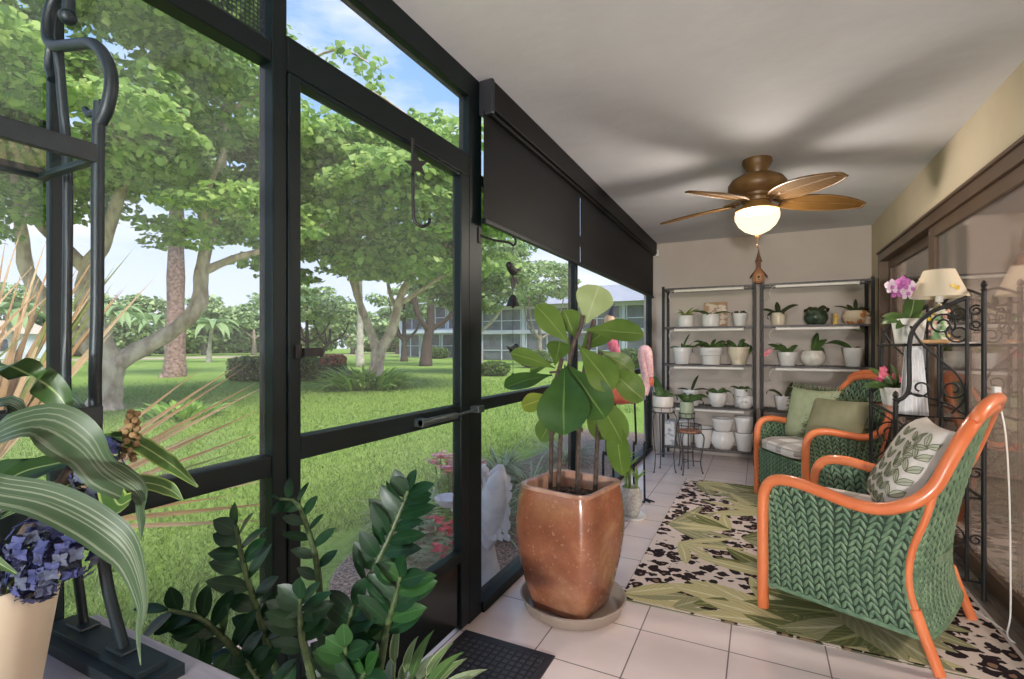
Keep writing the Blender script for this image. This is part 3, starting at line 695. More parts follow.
# buildings
AW = mat('white_stucco', lin(214, 220, 232), lin(204, 210, 222), 2, .8); AD = mat('dark_window', lin(62, 66, 76), lin(92, 96, 106), 1.5, .3); AR = mat('grey_roof', lin(168, 170, 178), lin(152, 154, 162), 3, .8); ABr = mat('brown_screen', lin(120, 96, 88), lin(136, 112, 102), 2, .6)
ap = thing('apartment_building', 'white two storey apartment building with dark screened porches beyond the lawn', 'building', (-30, 46, GZ))
m = MB(); m.box((-8, .8, 0), (4, 9, 6.0)).box((1.2, -.4, 0), (4.0, .8, 6.0)).box((-8, -.3, 2.75), (1.2, .8, 3.1)); m.build('wall', AW, ap, sm=0)
m = MB(); m.loft([[(-8.6, -1, 6.0), (4.2, -1, 6.0), (4.2, 10, 6.0), (-8.6, 10, 6.0)], [(-6, 2.5, 7.6), (2.5, 2.5, 7.6), (2.5, 6.5, 7.6), (-6, 6.5, 7.6)]]); m.build('roof', AR, ap, sm=0)
for x0, x1, z0, z1, mt in ((-7.5, -5.0, .1, 2.6, AD), (-4.6, -2.2, .1, 2.6, AD), (-1.8, 1.0, .1, 2.6, AD), (-7.5, -4.6, 3.3, 5.7, AD), (-4.2, -1.4, 3.3, 5.7, AD), (-1.0, 1.0, 3.3, 5.7, AD)):
    m = MB(); m.box((x0, .70, z0), (x1, .82, z1)); w = m.build('window', mt, ap, sm=0)
    m = MB(); [m.box((x-.04, .62, z0), (x+.04, .70, z1)) for x in (x0, (x0+x1)/2, x1)]; m.box((x0, .62, (z0+z1)/2-.03), (x1, .70, (z0+z1)/2+.03)); m.build('frame', AW, w, sm=0)
bb = thing('garden_apartments', 'grey roofed two storey apartments with dark screened porches, seen past the fig leaves', 'building', (-13.2, 41.5, GZ))
m = MB(); m.box((-11, 1.0, 0), (12, 9, 5.0)).box((-11, -.2, 2.45), (12, 1.0, 2.8)).box((-11, -.2, 4.7), (12, 1.0, 5.0)); [m.box((x-.15, -.1, 0), (x+.15, .9, 4.7)) for x in (-10.8, -6.2, -1.6, 3, 7.6, 11.8)]; m.build('wall', mat('grey_stucco', lin(196, 198, 208), lin(184, 186, 196), 2, .8), bb, sm=0)
m = MB(); m.loft([[(-11.6, -1, 5.0), (12.6, -1, 5.0), (12.6, 10, 5.0), (-11.6, 10, 5.0)], [(-9.5, 3.4, 6.9), (11, 3.4, 6.9), (11, 5.6, 6.9), (-9.5, 5.6, 6.9)]]); m.build('roof', AR, bb, sm=0)
PSC = mat('porch_screen', lin(96, 98, 106), lin(122, 124, 130), 1, .5)
for x0 in (-10.6, -6.0, -1.4, 3.2, 7.8):
    for z0, z1 in ((.05, 2.45), (2.8, 4.7)):
        m = MB(); m.box((x0, .1, z0), (x0+4.2, .16, z1)); w = m.build('porch_screen', PSC, bb, sm=0)
        m = MB(); [m.box((x-.04, .02, z0), (x+.04, .1, z1)) for x in (x0+.05, x0+2.1, x0+4.1)]; m.box((x0, .02, z0+.85), (x0+4.2, .1, z0+.92)); m.build('frame', AW, w, sm=0)
h_ = thing('far_house', 'small white house with a tan roof far beyond the path', 'house', (-70.5, 21.5, GZ), .2)
m = MB(); m.box((-2, -5, 0), (2, 5, 2.6)); m.build('wall', AW, h_, sm=0)
m = MB(); m.loft([[(-2.5, -5.5, 2.6), (2.5, -5.5, 2.6), (2.5, 5.5, 2.6), (-2.5, 5.5, 2.6)], [(-.1, -4, 4), (.1, -4, 4), (.1, 4, 4), (-.1, 4, 4)]]); m.build('roof', mat('tan_roof', lin(196, 180, 160)), h_, sm=0)
m = MB(); m.box((2.0, -1, .8), (2.05, 1, 2)); m.build('window', AD, h_, sm=0)
# ---------------------------------------------------------------- ceiling fan
RATT = mat('fan_rattan', lin(164, 118, 66), lin(196, 148, 88), 30, .5)
FANW = mat('fan_brown', lin(100, 70, 38), lin(128, 94, 54), 12, .42, .1)
def blade_mat():
    m, nt, b = nodes_of('woven_palm_blade'); b.inputs['Roughness'].default_value = .75; b.inputs['Specular IOR Level'].default_value = .12
    t = nt.nodes.new('ShaderNodeTexCoord'); wv = nd(nt, 'ShaderNodeTexWave', Scale=38, Distortion=1.0); wv.bands_direction = 'DIAGONAL'
    nt.links.new(t.outputs['Object'], wv.inputs['Vector'])
    nt.links.new(ramp(nt, wv.outputs['Fac'], [(.2, lin(58, 38, 14)), (.7, lin(118, 84, 38))]), b.inputs['Base Color'])
    bump(nt, b, wv.outputs['Fac'], .5, .004); return m
BLADE = blade_mat()
FX, FY = -.017, 3.622
fan = thing('ceiling_fan', 'brown ceiling fan with woven palm leaf blades and a lit glass bowl', 'ceiling fan', (FX, FY, 0))
m = MB(); m.lathe([(.0, 2.44), (.088, 2.44), (.09, 2.42), (.078, 2.395), (.06, 2.37), (.058, 2.34), (.07, 2.33)], 28); m.build('canopy', FANW, fan)
m = MB(); m.lathe([(.06, 2.345), (.11, 2.335), (.155, 2.31), (.175, 2.28), (.172, 2.25), (.15, 2.225), (.115, 2.21), (.112, 2.195), (.095, 2.185), (.09, 2.165), (.0, 2.165)], 32); m.build('motor_housing', FANW, fan)
m = MB(); m.lathe([(.0, 2.17), (.07, 2.17), (.078, 2.15), (.105, 2.135), (.128, 2.118), (.132, 2.105), (.10, 2.10)], 28); m.build('light_fitter', mat('fitter_gold', lin(176, 132, 76), lin(196, 152, 92), 10, .35, .3), fan)
def bowl_mat():
    m, nt, b = nodes_of('lit_frosted_bowl'); nt.nodes.remove(b)
    em = nd(nt, 'ShaderNodeEmission', Color=(1, .80, .50, 1), Strength=2.0); tr = nd(nt, 'ShaderNodeBsdfTransparent', Color=(1, .96, .9, 1))
    mx = nt.nodes.new('ShaderNodeMixShader'); mx.inputs[0].default_value = .55
    nt.links.new(tr.outputs[0], mx.inputs[1]); nt.links.new(em.outputs[0], mx.inputs[2]); nt.links.new(mx.outputs[0], nt.nodes['Material Output'].inputs['Surface']); return m
m = MB(); m.lathe([(.122, 2.112), (.134, 2.085), (.132, 2.055), (.112, 2.015), (.075, 1.98), (.03, 1.958), (.0, 1.952)], 32); m.build('glass_bowl', bowl_mat(), fan, sm=180)
m = MB(); m.lathe([(.0, 1.952), (.012, 1.95), (.014, 1.938), (.006, 1.925), (.0, 1.922)], 12); m.tube([(.0, -.02, 1.935), (.0, -.02, 1.89)], .0022, 6); m.lathe([(.0, 1.89), (.006, 1.885), (.006, 1.868), (.0, 1.863)], 8, (0, -.02, 0)); m.build('pull_chain', FANW, fan)
for i in range(5):
    a = math.radians(21+72*i); ca, sa = math.cos(a), math.sin(a)
    rm = Matrix.Rotation(a, 3, 'Z'); pitch = math.radians(13)
    def bp(x, y, z): 
        return rm @ V((x, y*math.cos(pitch), z-y*math.sin(pitch)))
    arm = MB(); arm.tube(smooth([rm @ V((.08, 0, 2.185)), rm @ V((.13, .012, 2.172)), rm @ V((.17, 0, 2.168)), rm @ V((.22, -.01, 2.166))], 4), .011, 8, flat=.6)
    arm.tube(smooth([rm @ V((.10, 0, 2.18)), rm @ V((.15, -.03, 2.172)), rm @ V((.20, -.02, 2.167))], 4), .007, 6); arm.tube(smooth([rm @ V((.10, 0, 2.18)), rm @ V((.15, .03, 2.172)), rm @ V((.20, .02, 2.167))], 4), .007, 6)
    ob = arm.build('blade_arm', FANW, fan)
    bl = MB(); N = 22; prof = []
    for k in range(N+1):
        t = k/N; w_ = .095*(math.sin(PI*(.10+.86*t**.9)))**.62
        prof.append((.15+.50*t, max(w_, .006), 2.165-.03*t*t))
    top = []
    for sgn in (1, -1):
        top.append([[bp(x, y*w_, z+sgn*.004-.006*(y*y)) for y in (-1, -.6, -.15, 0, .15, .6, 1)] for x, w_, z in prof])
    for g, fl in ((top[0], 0), (top[1], 1)):
        vs = [p for r_ in g for p in r_]; fs = [(r_*7+c, r_*7+c+1, (r_+1)*7+c+1, (r_+1)*7+c) for r_ in range(N) for c in range(6)]
        bl.add(vs, [f[::-1] for f in fs] if fl else fs)
    rim = [g_[6] for g_ in top[0]]+[g_[0] for g_ in top[0]][::-1]
    bo = bl.build('blade', BLADE, fan)
    rb = MB(); rb.tube([p-V((0, 0, .004)) for p in rim], .006, 6, closed=True); rb.tube([r_[3]-V((0, 0, .008)) for r_ in top[0][:-2]], .005, 6); rb.build('blade_rib', FANW, bo)

# added fill lamp, unseen behind the camera, brightens the porch interior
cl = thing('fill_lamp', 'added white globe fill lamp, unseen behind the camera at the near end of the porch', 'fill lamp', (.30, -2.8, 0))
m = MB(); m.lathe([(0, 0), (.14, 0), (.14, .02), (.02, .035), (0, .035)], 24); m.build('base', IRON, cl)
m = MB(); m.tube([(0, 0, .03), (0, 0, .92)], .012, 8); m.build('pole', IRON, cl)
m = MB(); m.ball((0, 0, 1.06), .16, 20); m.build('glass_globe', bpy.data.materials['lit_frosted_bowl'], cl, sm=180)

# ---------------------------------------------------------------- plant racks on the end wall
def rack(x0, x1, label, extra=0):
    t = thing('plant_rack', label, 'shelf rack', (0, 0, 0), 0, 'black metal plant racks on the end wall')
    for x in (x0, x1-.028):
        for y in (5.70, 6.025):
            p = MB(); p.box((x, y, 0), (x+.028, y+.028, 1.885)); p.build('post', IRON, t, sm=0, bevel=.002)
    for z in (.125, .575, 1.03, 1.44, 1.865):
        p = MB()
        p.box((x0+.028, 5.703, z-.018), (x1-.028, 5.715, z)).box((x0+.028, 6.035, z-.018), (x1-.028, 6.047, z))
        p.box((x0+.004, 5.728, z-.018), (x0+.016, 6.025, z)).box((x1-.016, 5.728, z-.018), (x1-.004, 6.025, z))
        for k in range(24):
            x = x0+.035+(x1-x0-.07)*k/23; p.box((x-.0022, 5.715, z-.006), (x+.0022, 6.035, z-.0015))
        for y in (5.80, 5.94): p.box((x0+.016, y-.004, z-.012), (x1-.016, y+.004, z-.006))
        p.build('shelf', GIRON, t, sm=0)
    return t
rack(-.975, -.035, 'black metal plant rack in the far left corner, crowded with white pots')
rack(.005, .965, 'black metal plant rack in the far right corner, behind the far wicker chair')
TUBE = mat('grow_light_tube', lin(246, 238, 230), None, 3, .3)
GL = [(-.83, -.17, 1.835, 'white grow light bar under the top of the left rack'), (-.83, -.17, 1.405, 'white grow light bar above the big banded pot, left rack'), (-.83, -.17, .995, 'white grow light bar under the big banded pot, left rack'), (-.83, -.17, .540, 'white grow light bar above the stacked empty pots'),
      (.16, .83, 1.835, 'white grow light bar under the top of the right rack'), (.16, .83, 1.405, 'white grow light bar below the dark green pot'), (.16, .83, .995, 'white grow light bar below the white ribbed pot')]
for x0, x1, z, lb in GL:
    t = thing('grow_light', lb, 'grow light', ((x0+x1)/2, 5.735, z), 0, 'grow light bars under the rack shelves'); h = (x1-x0)/2
    m = MB(); m.tube([(-h, 0, 0), (h, 0, 0)], .016, 10); m.build('tube', TUBE, t)
    for s in (-1, 1): m = MB(); m.tube([(s*h, 0, 0), (s*(h+.018), 0, 0)], .0185, 10); m.build('end_cap', WHITEP, t)
    m = MB(); m.tube([(-h-.018, 0, 0), (-h-.05, .0, -.02), (-h-.10, .03, -.10)], .003, 5) if False else m.tube(smooth([(-h-.018, 0, 0), (-h-.05, .0, -.01), (-h-.075, .02, -.06), (-h-.06, .05, -.11), (-h-.085, .10, -.13)], 5), .003, 6); m.build('cable', WHITEP, t)
    for x in (-h*.7, h*.7): m = MB(); m.box((x-.006, -.008, .010), (x+.006, .008, .017)); m.build('clip', WHITEP, t, sm=0)

# ---------------------------------------------------------------- pots and their plants
def potprof(kind, r, h):
    if kind == 'cyl': o = [(.0, 0), (r*.93, 0), (r*.97, .01), (r, h*.5), (r, h)]
    elif kind == 'taper': o = [(0, 0), (r*.70, 0), (r*.74, .008), (r*.93, h*.75), (r, h)]
    elif kind == 'bowl': o = [(0, 0), (r*.55, 0), (r*.62, .008), (r*.86, h*.28), (r*.99, h*.62), (r, h)]
    elif kind == 'banded': o = [(0, 0), (r*.78, 0), (r*.84, h*.52), (r*.86, h*.55), (r*.98, h*.57), (r, h*.62), (r*.97, h*.78), (r, h*.80), (r, h)]
    elif kind == 'foot': o = [(0, 0), (r*.62, 0), (r*.68, h*.08), (r*.62, h*.14), (r*.82, h*.4), (r*.97, h*.72), (r*.94, h*.9), (r, h)]
    elif kind == 'round': o = [(0, 0), (r*.62, 0), (r*.8, h*.14), (r*.98, h*.42), (r, h*.6), (r*.90, h*.85), (r*.82, h)]
    elif kind == 'egg': o = [(0, 0), (r*.62, 0), (r*.78, h*.1), (r*.98, h*.4), (r, h*.55), (r*.92, h*.82), (r*.80, h)]
    rt = o[-1][0]; w = min(.008, rt*.15)
    return o+[(rt-w*.3, h+.003), (rt-w, h), (rt-w*1.2, h*.86)], rt-w*1.2
def potted(name, label, loc, kind, r, h, m_, leaves=(), lm=None, n=None, wob=None, cat='potted plant', group='potted plants on the racks', soilm=SOIL, flower=None, pot_label=None):
    t = thing(name, label, cat, loc, 0, group)
    pr, ri = potprof(kind, r, h); b = MB(); b.lathe(pr, 28, wob=wob, cap1=False); p = b.build('pot', m_, t, sm=60)
    if pot_label: p['label'] = pot_label
    s = MB(); s.lathe([(0, h*.84), (ri*1.02, h*.86), (ri*.7, h*.885), (0, h*.90)], 20, wob=wob); s.build('soil', soilm, t)
    if leaves:
        lf = MB()
        for a, e, L, W, dr, pf in leaves:
            a = math.radians(a+R.uniform(-6, 6)); d = V((math.cos(a), math.sin(a), e*1.7+.1))
            lf.leaf((.012*math.cos(a), .012*math.sin(a), h*.88), d, L, W, up=(R.uniform(-.3, .3), -R.uniform(.5, 1.1), 1), droop=dr*1.45, prof=pf, n=10, fold=.22)
        lf.build('leaves', lm or ORCH, t)
    if flower: flower(t, h)
    return t
def orch(L, W, n=5, up=.6, dr=1.3, a0=0): return [(a0+i*360/n, up*R.uniform(.6, 1.5), L*R.uniform(.75, 1.1), W, dr*R.uniform(.8, 1.15), 'strap') for i in range(n)]
Z1, Z2, Z3, Z4 = 1.44, 1.03, .575, .125
PY = 5.86
potted('orchid_plant', 'white pot of yellow green leaves at the left end of the left rack, top row', (-.74, PY, Z1), 'cyl', .088, .125, WHITEC, [(a, R.uniform(.3, 1.5), R.uniform(.13, .2), .022, 1.2, 'lance') for a in range(0, 360, 24)], ORCHY)
potted('orchid_plant', 'white pot with long flat leaves in front of the shell plaque', (-.477, 5.80, Z1), 'cyl', .090, .13, WHITEC, [(180, .35, .26, .035, .8, 'strap'), (0, .3, .24, .035, .9, 'strap'), (165, .6, .2, .035, 1.0, 'strap'), (-90, .5, .12, .03, 1.2, 'strap'), (20, .5, .15, .03, 1, 'strap')])
potted('orchid_plant', 'narrow tapered white pot with drooping dark leaves, right end of the left rack top row', (-.191, PY, Z1), 'taper', .078, .135, WHITEC, [(170, 1.2, .17, .03, 2.6, 'strap'), (10, 1.2, .17, .03, 2.7, 'strap'), (60, 1.6, .12, .03, 1.5, 'strap'), (200, 1.5, .13, .028, 2.2, 'strap'), (-60, 1, .12, .03, 2.4, 'strap')], ORCHD)
potted('orchid_plant', 'tapered white pot with a sparse upright plant, left end of the second row', (-.782, PY, Z2), 'taper', .10, .18, WHITEC, [(40, 2.2, .22, .022, .5, 'strap'), (185, .3, .16, .035, 1.0, 'strap'), (0, .3, .18, .035, .9, 'strap'), (90, 1.5, .12, .025, .8, 'strap'), (-50, .6, .1, .03, 1, 'strap')])
potted('orchid_plant', 'large banded white pot with long arching leaves in the middle of the left rack', (-.475, 5.84, Z2), 'banded', .115, .18, WHITEC, [(180, .75, .36, .05, 1.6, 'strap'), (10, .75, .34, .05, 1.6, 'strap'), (150, .7, .3, .05, 1.5, 'strap'), (200, .5, .3, .05, 1.9, 'strap'), (-15, .4, .26, .05, 1.6, 'strap'), (80, 1.4, .2, .04, .8, 'strap'), (-100, .7, .2, .045, 1.7, 'strap')])
potted('orchid_plant', 'cream footed pot with arching leaves hanging over its right side, left rack', (-.206, PY, Z2), 'foot', .108, .185, CREAM, [(180, .8, .3, .045, 1.6, 'strap'), (165, .5, .26, .04, 1.3, 'strap'), (0, .7, .30, .045, 2.5, 'strap'), (20, 1.1, .24, .045, 2.0, 'strap'), (-80, .6, .18, .04, 1.8, 'strap')])
potted('orchid_plant', 'white cylinder pot with one tall slanting leaf behind the plant stands, third row', (-.692, PY, Z3), 'cyl', .088, .17, WHITEC, [(30, 1.9, .22, .035, .5, 'strap'), (0, .25, .2, .03, .7, 'strap'), (185, .3, .15, .03, .8, 'strap')], ORCHD)
potted('orchid_plant', 'rounded white bowl pot with broad drooping leaves on the third row of the left rack', (-.409, 5.82, Z3), 'bowl', .095, .15, WHITEC, [(180, .5, .22, .045, 1.9, 'strap'), (160, .9, .16, .05, 1.4, 'strap'), (0, .5, .22, .045, 1.7, 'strap'), (30, .8, .15, .045, 1.3, 'strap'), (-60, .8, .12, .04, 1.4, 'strap')])
potted('orchid_plant', 'white pot with pale leaves standing behind the small marked bowl', (-.177, 5.93, Z3), 'cyl', .076, .19, WHITEC, [(180, .7, .18, .04, 1.5, 'strap'), (0, .7, .14, .05, 1.6, 'strap'), (100, .9, .12, .045, 1.0, 'strap'), (-70, .5, .1, .04, 1.3, 'strap')])
t = thing('pot', 'small white bowl with grey lettering at the right end of the third row', 'pot', (-.143, 5.79, Z3), 0, 'empty pots on the left rack')
pr, ri = potprof('bowl', .088, .12); b = MB(); b.lathe(pr, 28, cap1=False); b.build('bowl', WHITEC, t, sm=60)
mk = MB()
for k in range(9):   # the scribbled grey marks on its front
    a = -PI/2-.28+.07*k; mk.tube([(math.cos(a)*.0885, math.sin(a)*.0885, .064+.012*(k % 3)), (math.cos(a+.05)*.0885, math.sin(a+.05)*.0885, .076-.01*(k % 2)+.004)], .0022, 5)
mk.build('marking', mat('grey_print', lin(130, 126, 126)), t)
# bottom shelf: empty pots and a box
bx = MB(); bx.box((-.955, 5.76, Z4), (-.85, 5.92, Z4+.265)); bxo = bx.build('printed_carton', mat('carton_print', lin(236, 234, 232), lin(176, 176, 180), 26, .6, lo=.52, hi=.62), sm=0, bevel=.003); tag(bxo, 'tall white printed carton on the bottom shelf of the left rack', 'carton')
def empty_pot(label, x, y, z, kind, r, h, m_=WHITEC, nm='plant_pot', dark=0):
    t = thing(nm, label, 'pot', (x, y, z), 0, 'empty pots on the left rack')
    pr, ri = potprof(kind, r, h); pr = pr+[(ri*.9, h*.3), (0, h*.25)]; b = MB(); b.lathe(pr, 28); b.build('body', m_, t, sm=60)
    if dark: s = MB(); s.tube(arc((0, 0, h*.97), r*.985, 0, 2*PI, (1, 0, 0), (0, 1, 0), 28)[:-1], .006, 6, closed=True); s.build('rim', IRON, t)
    return t
empty_pot('tall white pot beside the printed carton on the bottom shelf', -.762, 5.88, Z4, 'cyl', .073, .27)
empty_pot('white pot with a dark rim on the bottom shelf, behind the low stand', -.560, 5.83, Z4, 'taper', .100, .215, dark=1)
empty_pot('rounded white pot at the base of the wider pot stack', -.359, 5.83, Z4, 'round', .122, .19)
empty_pot('straight white pot on top of the wider pot stack', -.359, 5.83, Z4+.1935, 'taper', .112, .13)
empty_pot('lower white pot of the narrow stack beside the chair', -.148, 5.83, Z4, 'taper', .094, .185)
empty_pot('upper white pot of the narrow stack beside the chair', -.148, 5.83, Z4+.1885, 'taper', .097, .16)
# shell plaque behind the front pot
t = thing('shell_plaque', 'square tan plaque covered in pale shells on the top row of the left rack', 'plaque', (-.44, 5.955, Z1))
m = MB(); m.box((-.12, -.012, 0), (.12, .012, .275), rot=Matrix.Rotation(-.08, 3, 'X'), piv=(0, 0, 0)); m.build('board', mat('tan_board', lin(196, 160, 124), lin(176, 140, 106), 12, .8), t, sm=0, bevel=.003)
m = MB()
for i in range(46): m.ball((R.uniform(-.1, .1), -.022, R.uniform(.02, .255)), R.uniform(.016, .032), 6, sc=(1, .5, .8))
m.build('shells', mat('shell', lin(240, 226, 210), lin(216, 192, 170), 18, .5), t)
# right rack
potted('orchid_plant', 'cream pot with spreading dark leaves at the left end of the right rack top row', (.171, PY, Z1), 'cyl', .068, .13, CREAM, [(180, .45, .2, .04, .9, 'strap'), (0, .6, .24, .045, .9, 'strap'), (100, 2.0, .16, .05, .3, 'strap'), (200, .3, .16, .045, 2.2, 'strap'), (20, .3, .15, .045, 1.9, 'strap'), (-70, .5, .1, .04, 1.3, 'strap')], ORCHD)
potted('orchid_plant', 'dark green glazed bowl with short drooping leaves, middle of the right rack top row', (.504, PY, Z1), 'round', .108, .14, GREENG, [(180, .8, .24, .05, 2.6, 'strap'), (0, .7, .24, .055, 1.9, 'strap'), (100, 1.5, .13, .04, 1, 'strap'), (-60, .7, .13, .05, 1.5, 'strap')], ORCHD)
def fl_pot():
    m, nt, b = nodes_of('orange_flowered_china'); b.inputs['Roughness'].default_value = .3
    vo = nd(nt, 'ShaderNodeTexVoronoi', Scale=16); nt.links.new(coords(nt), vo.inputs['Vector'])
    nt.links.new(mixc(nt, ramp(nt, vo.outputs['Distance'], [(.33, (1, 1, 1, 1)), (.45, (0, 0, 0, 1))]), lin(228, 208, 182), ramp(nt, vo.outputs['Color'], [(.2, lin(198, 112, 66)), (.8, lin(216, 150, 78))])), b.inputs['Base Color']); return m
t = potted('orchid_plant', 'orange flowered oval china pot at the right end of the right rack top row', (.835, PY, Z1), 'round', .112, .13, fl_pot(), [(180, .5, .2, .03, .7, 'strap'), (0, .5, .17, .03, 1.0, 'strap'), (80, 2.2, .16, .035, .3, 'strap'), (150, 1.0, .13, .035, .6, 'strap'), (30, .8, .13, .035, .8, 'strap')], ORCHD)
for x, c, lb in ((.665, lin(214, 176, 92), 'little yellow figurine left of the orange flowered pot'), (.925, lin(222, 196, 168), 'little pale figurine right of the orange flowered pot')):
    m = MB(); m.lathe([(0, 0), (.026, 0), (.028, .012), (.018, .035), (.024, .06), (.014, .078), (.0, .08)], 14); m.ball((0, 0, .093), .019, 8); m.tube([(.0, -.015, .055), (.028, -.022, .07)], .007, 6); o = m.build('figurine', mat('figurine_glaze', c, None, 5, .4), loc=(x, 5.80, Z1)); tag(o, lb, 'figurine')
def pinkfl(t, h):
    m = MB(); m.tube(smooth([(0, 0, h*.88), (-.06, -.03, h+.09), (-.13, -.05, h+.07), (-.185, -.06, h+.0)], 5), .0028, 6); m.build('flower_stem', STEMG, t)
    f = MB()
    for c in ((-.185, -.06, h-.0), (-.205, -.07, h-.02), (-.165, -.065, h+.012), (-.225, -.065, h-.012)):
        for j in range(5):
            a = 2*PI*j/5; f.leaf(c, (math.cos(a), -.35, math.sin(a)), .03, .026, up=(0, -1, 0), droop=.2, prof='obov', n=3)
    f.build('blossoms', PINKP, t)
potted('orchid_plant', 'tapered white pot with a small pink flower spray between the two racks', (.253, PY, Z2), 'taper', .093, .135, WHITEC, [(180, .6, .22, .055, .8, 'strap'), (140, 1.0, .16, .06, .6, 'strap'), (20, 1.0, .16, .05, .8, 'strap'), (60, .8, .12, .05, .7, 'strap'), (215, .6, .14, .05, 1.0, 'strap')], flower=pinkfl)
potted('orchid_plant', 'whitish ribbed glass pot with upright leaves in the middle of the second row, right rack', (.478, PY, Z2), 'round', .112, .15, mat('ribbed_pale_glass', lin(206, 196, 182), lin(232, 226, 216), 16, .2), [(60, 2.0, .24, .06, .4, 'strap'), (10, .9, .2, .05, .5, 'strap'), (30, 1.4, .2, .05, .7, 'strap'), (-100, .6, .15, .06, 2.4, 'strap'), (-60, .5, .16, .06, 2.3, 'strap')], wob=lambda a, z: 1+.03*math.cos(a*14))
potted('orchid_plant', 'tall tapered white pot with long leaves swept left, right end of the second row', (.819, PY, Z2), 'taper', .088, .18, WHITEC, [(180, .45, .28, .05, .9, 'strap'), (170, .7, .28, .05, 1.1, 'strap'), (0, .3, .12, .045, 1.6, 'strap'), (20, .5, .12, .045, 1.4, 'strap')])
potted('orchid_plant', 'white pot on the third row of the right rack, just left of the green pillow', (.222, PY, Z3), 'taper', .092, .14, WHITEC, [(175, .7, .26, .035, 1.6, 'strap'), (30, 1.6, .2, .035, .5, 'strap'), (20, 1.0, .17, .035, .6, 'strap'), (0, .3, .12, .04, 1.0, 'strap')], ORCHD)
potted('orchid_plant', 'pot plant on the third row of the right rack, mostly hidden behind the green pillow', (.50, PY, Z3), 'taper', .09, .14, WHITEC, [(175, .5, .2, .07, 1.0, 'strap'), (20, .6, .2, .06, 1.0, 'strap'), (80, 1.2, .16, .06, .6, 'strap')])
# birdhouse on the racks
bh = thing('birdhouse', 'little reddish wooden birdhouse with a pointed spire on top of the racks', 'birdhouse', (-.012, 5.86, 1.885))
BW = mat('birdhouse_wood', lin(150, 94, 62), lin(182, 122, 84), 14, .7, stretch=(1, 1, 4)); BW2 = mat('birdhouse_roof', lin(112, 76, 56), lin(138, 98, 72), 14, .7)
m = MB(); m.loft([[(-.055, -.045, 0), (.055, -.045, 0), (.055, .045, 0), (-.055, .045, 0)], [(-.055, -.045, .09), (.055, -.045, .09), (.055, .045, .09), (-.055, .045, .09)], [(-.004, -.045, .175), (.004, -.045, .175), (.004, .045, .175), (-.004, .045, .175)]]); m.build('house', BW, bh, sm=0, bevel=.002)
for s in (-1, 1): m = MB(); m.loft([[(s*.0, y, z+.172) for y, z in ((-.06, 0), (.06, 0), (.06, .012), (-.06, .012))], [(s*.082, y, z+.062) for y, z in ((-.06, 0), (.06, 0), (.06, .012), (-.06, .012))]]); m.build('roof_panel', BW2, bh, sm=0)
m = MB(); m.box((-.026, -.049, .02), (.026, -.044, .10)); m.build('front_panel', mat('pale_wood', lin(206, 160, 108), lin(186, 138, 92), 20, .7), bh, sm=0, bevel=.001)
m = MB(); m.tube([(0, -.0515, .065), (0, -.0485, .065)], .013, 14); m.tube([(0, -.048, .035), (0, -.075, .035)], .004, 6); m.build('entry_hole', IRON, bh)
m = MB(); m.box((-.022, -.022, .155), (.022, .022, .235)); m.lathe([(.036, .232), (.03, .245), (.012, .30), (.004, .36), (0, .385)], 8); m.build('spire', BW2, bh, sm=30)

# ---------------------------------------------------------------- plant stands
def stand(label, c, zt, r, feet, wood=0, basket=.05):
    t = thing('plant_stand', label, 'plant stand', (c[0], c[1], 0), 0, 'wrought iron plant stands by the left rack')
    m = MB()
    for z in (zt, zt+basket): m.tube(arc((0, 0, z), r, 0, 2*PI, (1, 0, 0), (0, 1, 0), 28)[:-1], .0045, 6, closed=True)
    m.tube(arc((0, 0, zt), r*.5, 0, 2*PI, (1, 0, 0), (0, 1, 0), 20)[:-1], .004, 6, closed=True)
    for k in range(4): a = k*PI/2+.4; m.tube([(-r*math.cos(a), -r*math.sin(a), zt), (r*math.cos(a), r*math.sin(a), zt)], .004, 6)
    for k in range(8): a = k*PI/4; m.tube([(r*math.cos(a), r*math.sin(a), zt), (r*math.cos(a), r*math.sin(a), zt+basket)], .003, 5)
    m.build('top_ring', GIRON, t)
    for k in range(3):
        a = feet+k*2*PI/3; u = V((math.cos(a), math.sin(a), 0))
        m = MB(); m.tube(smooth([u*r*.95+V((0, 0, zt)), u*r*1.22+V((0, 0, zt*.88)), u*r*1.12+V((0, 0, zt*.6)), u*r*.95+V((0, 0, zt*.3)), u*r*1.02+V((0, 0, .05)), u*r*1.12+V((0, 0, .006))], 5), .0058, 7); m.ball(u*r*1.12+V((0, 0, .008)), .009, 6); m.build('leg', GIRON, t)
    m = MB(); zz = zt*.3
    ps = [V((r*.95*math.cos(feet+k*2*PI/3), r*.95*math.sin(feet+k*2*PI/3), zz)) for k in range(3)]
    for k in range(3): m.tube([ps[k], (0, 0, zz)], .0045, 6)
    m.build('brace', GIRON, t)
    if wood: m = MB(); m.lathe([(0, zt+.004), (r*.97, zt+.004), (r*.98, zt+.012), (r*.96, zt+.018), (0, zt+.018)], 28); m.build('wooden_top', WOODT, t)
    return t
stand('tallest wrought iron plant stand, holding a grey banded white pot by the left wall', (-.85, 5.05), .585, .108, -2.2)
stand('middle height wrought iron plant stand holding the pale green pot', (-.665, 5.34), .50, .075, -1.3)
stand('lowest wrought iron plant stand with an empty round reddish wooden top', (-.615, 5.09), .40, .112, -1.9, wood=1, basket=.07)
potted('orchid_plant', 'grey banded white pot of broad green leaves on the tallest plant stand', (-.85, 5.05, .591), 'cyl', .096, .145, mat('banded_grey_glaze', lin(222, 214, 208), lin(204, 196, 190), 4, .35), [(150, 1.3, .36, .075, .8, 'strap'), (180, .7, .22, .06, 1.8, 'strap'), (20, .6, .2, .06, 1.8, 'strap'), (60, 1.0, .16, .06, 1.0, 'strap'), (-120, .8, .2, .06, 1.9, 'strap')], group='potted plants on the stands')
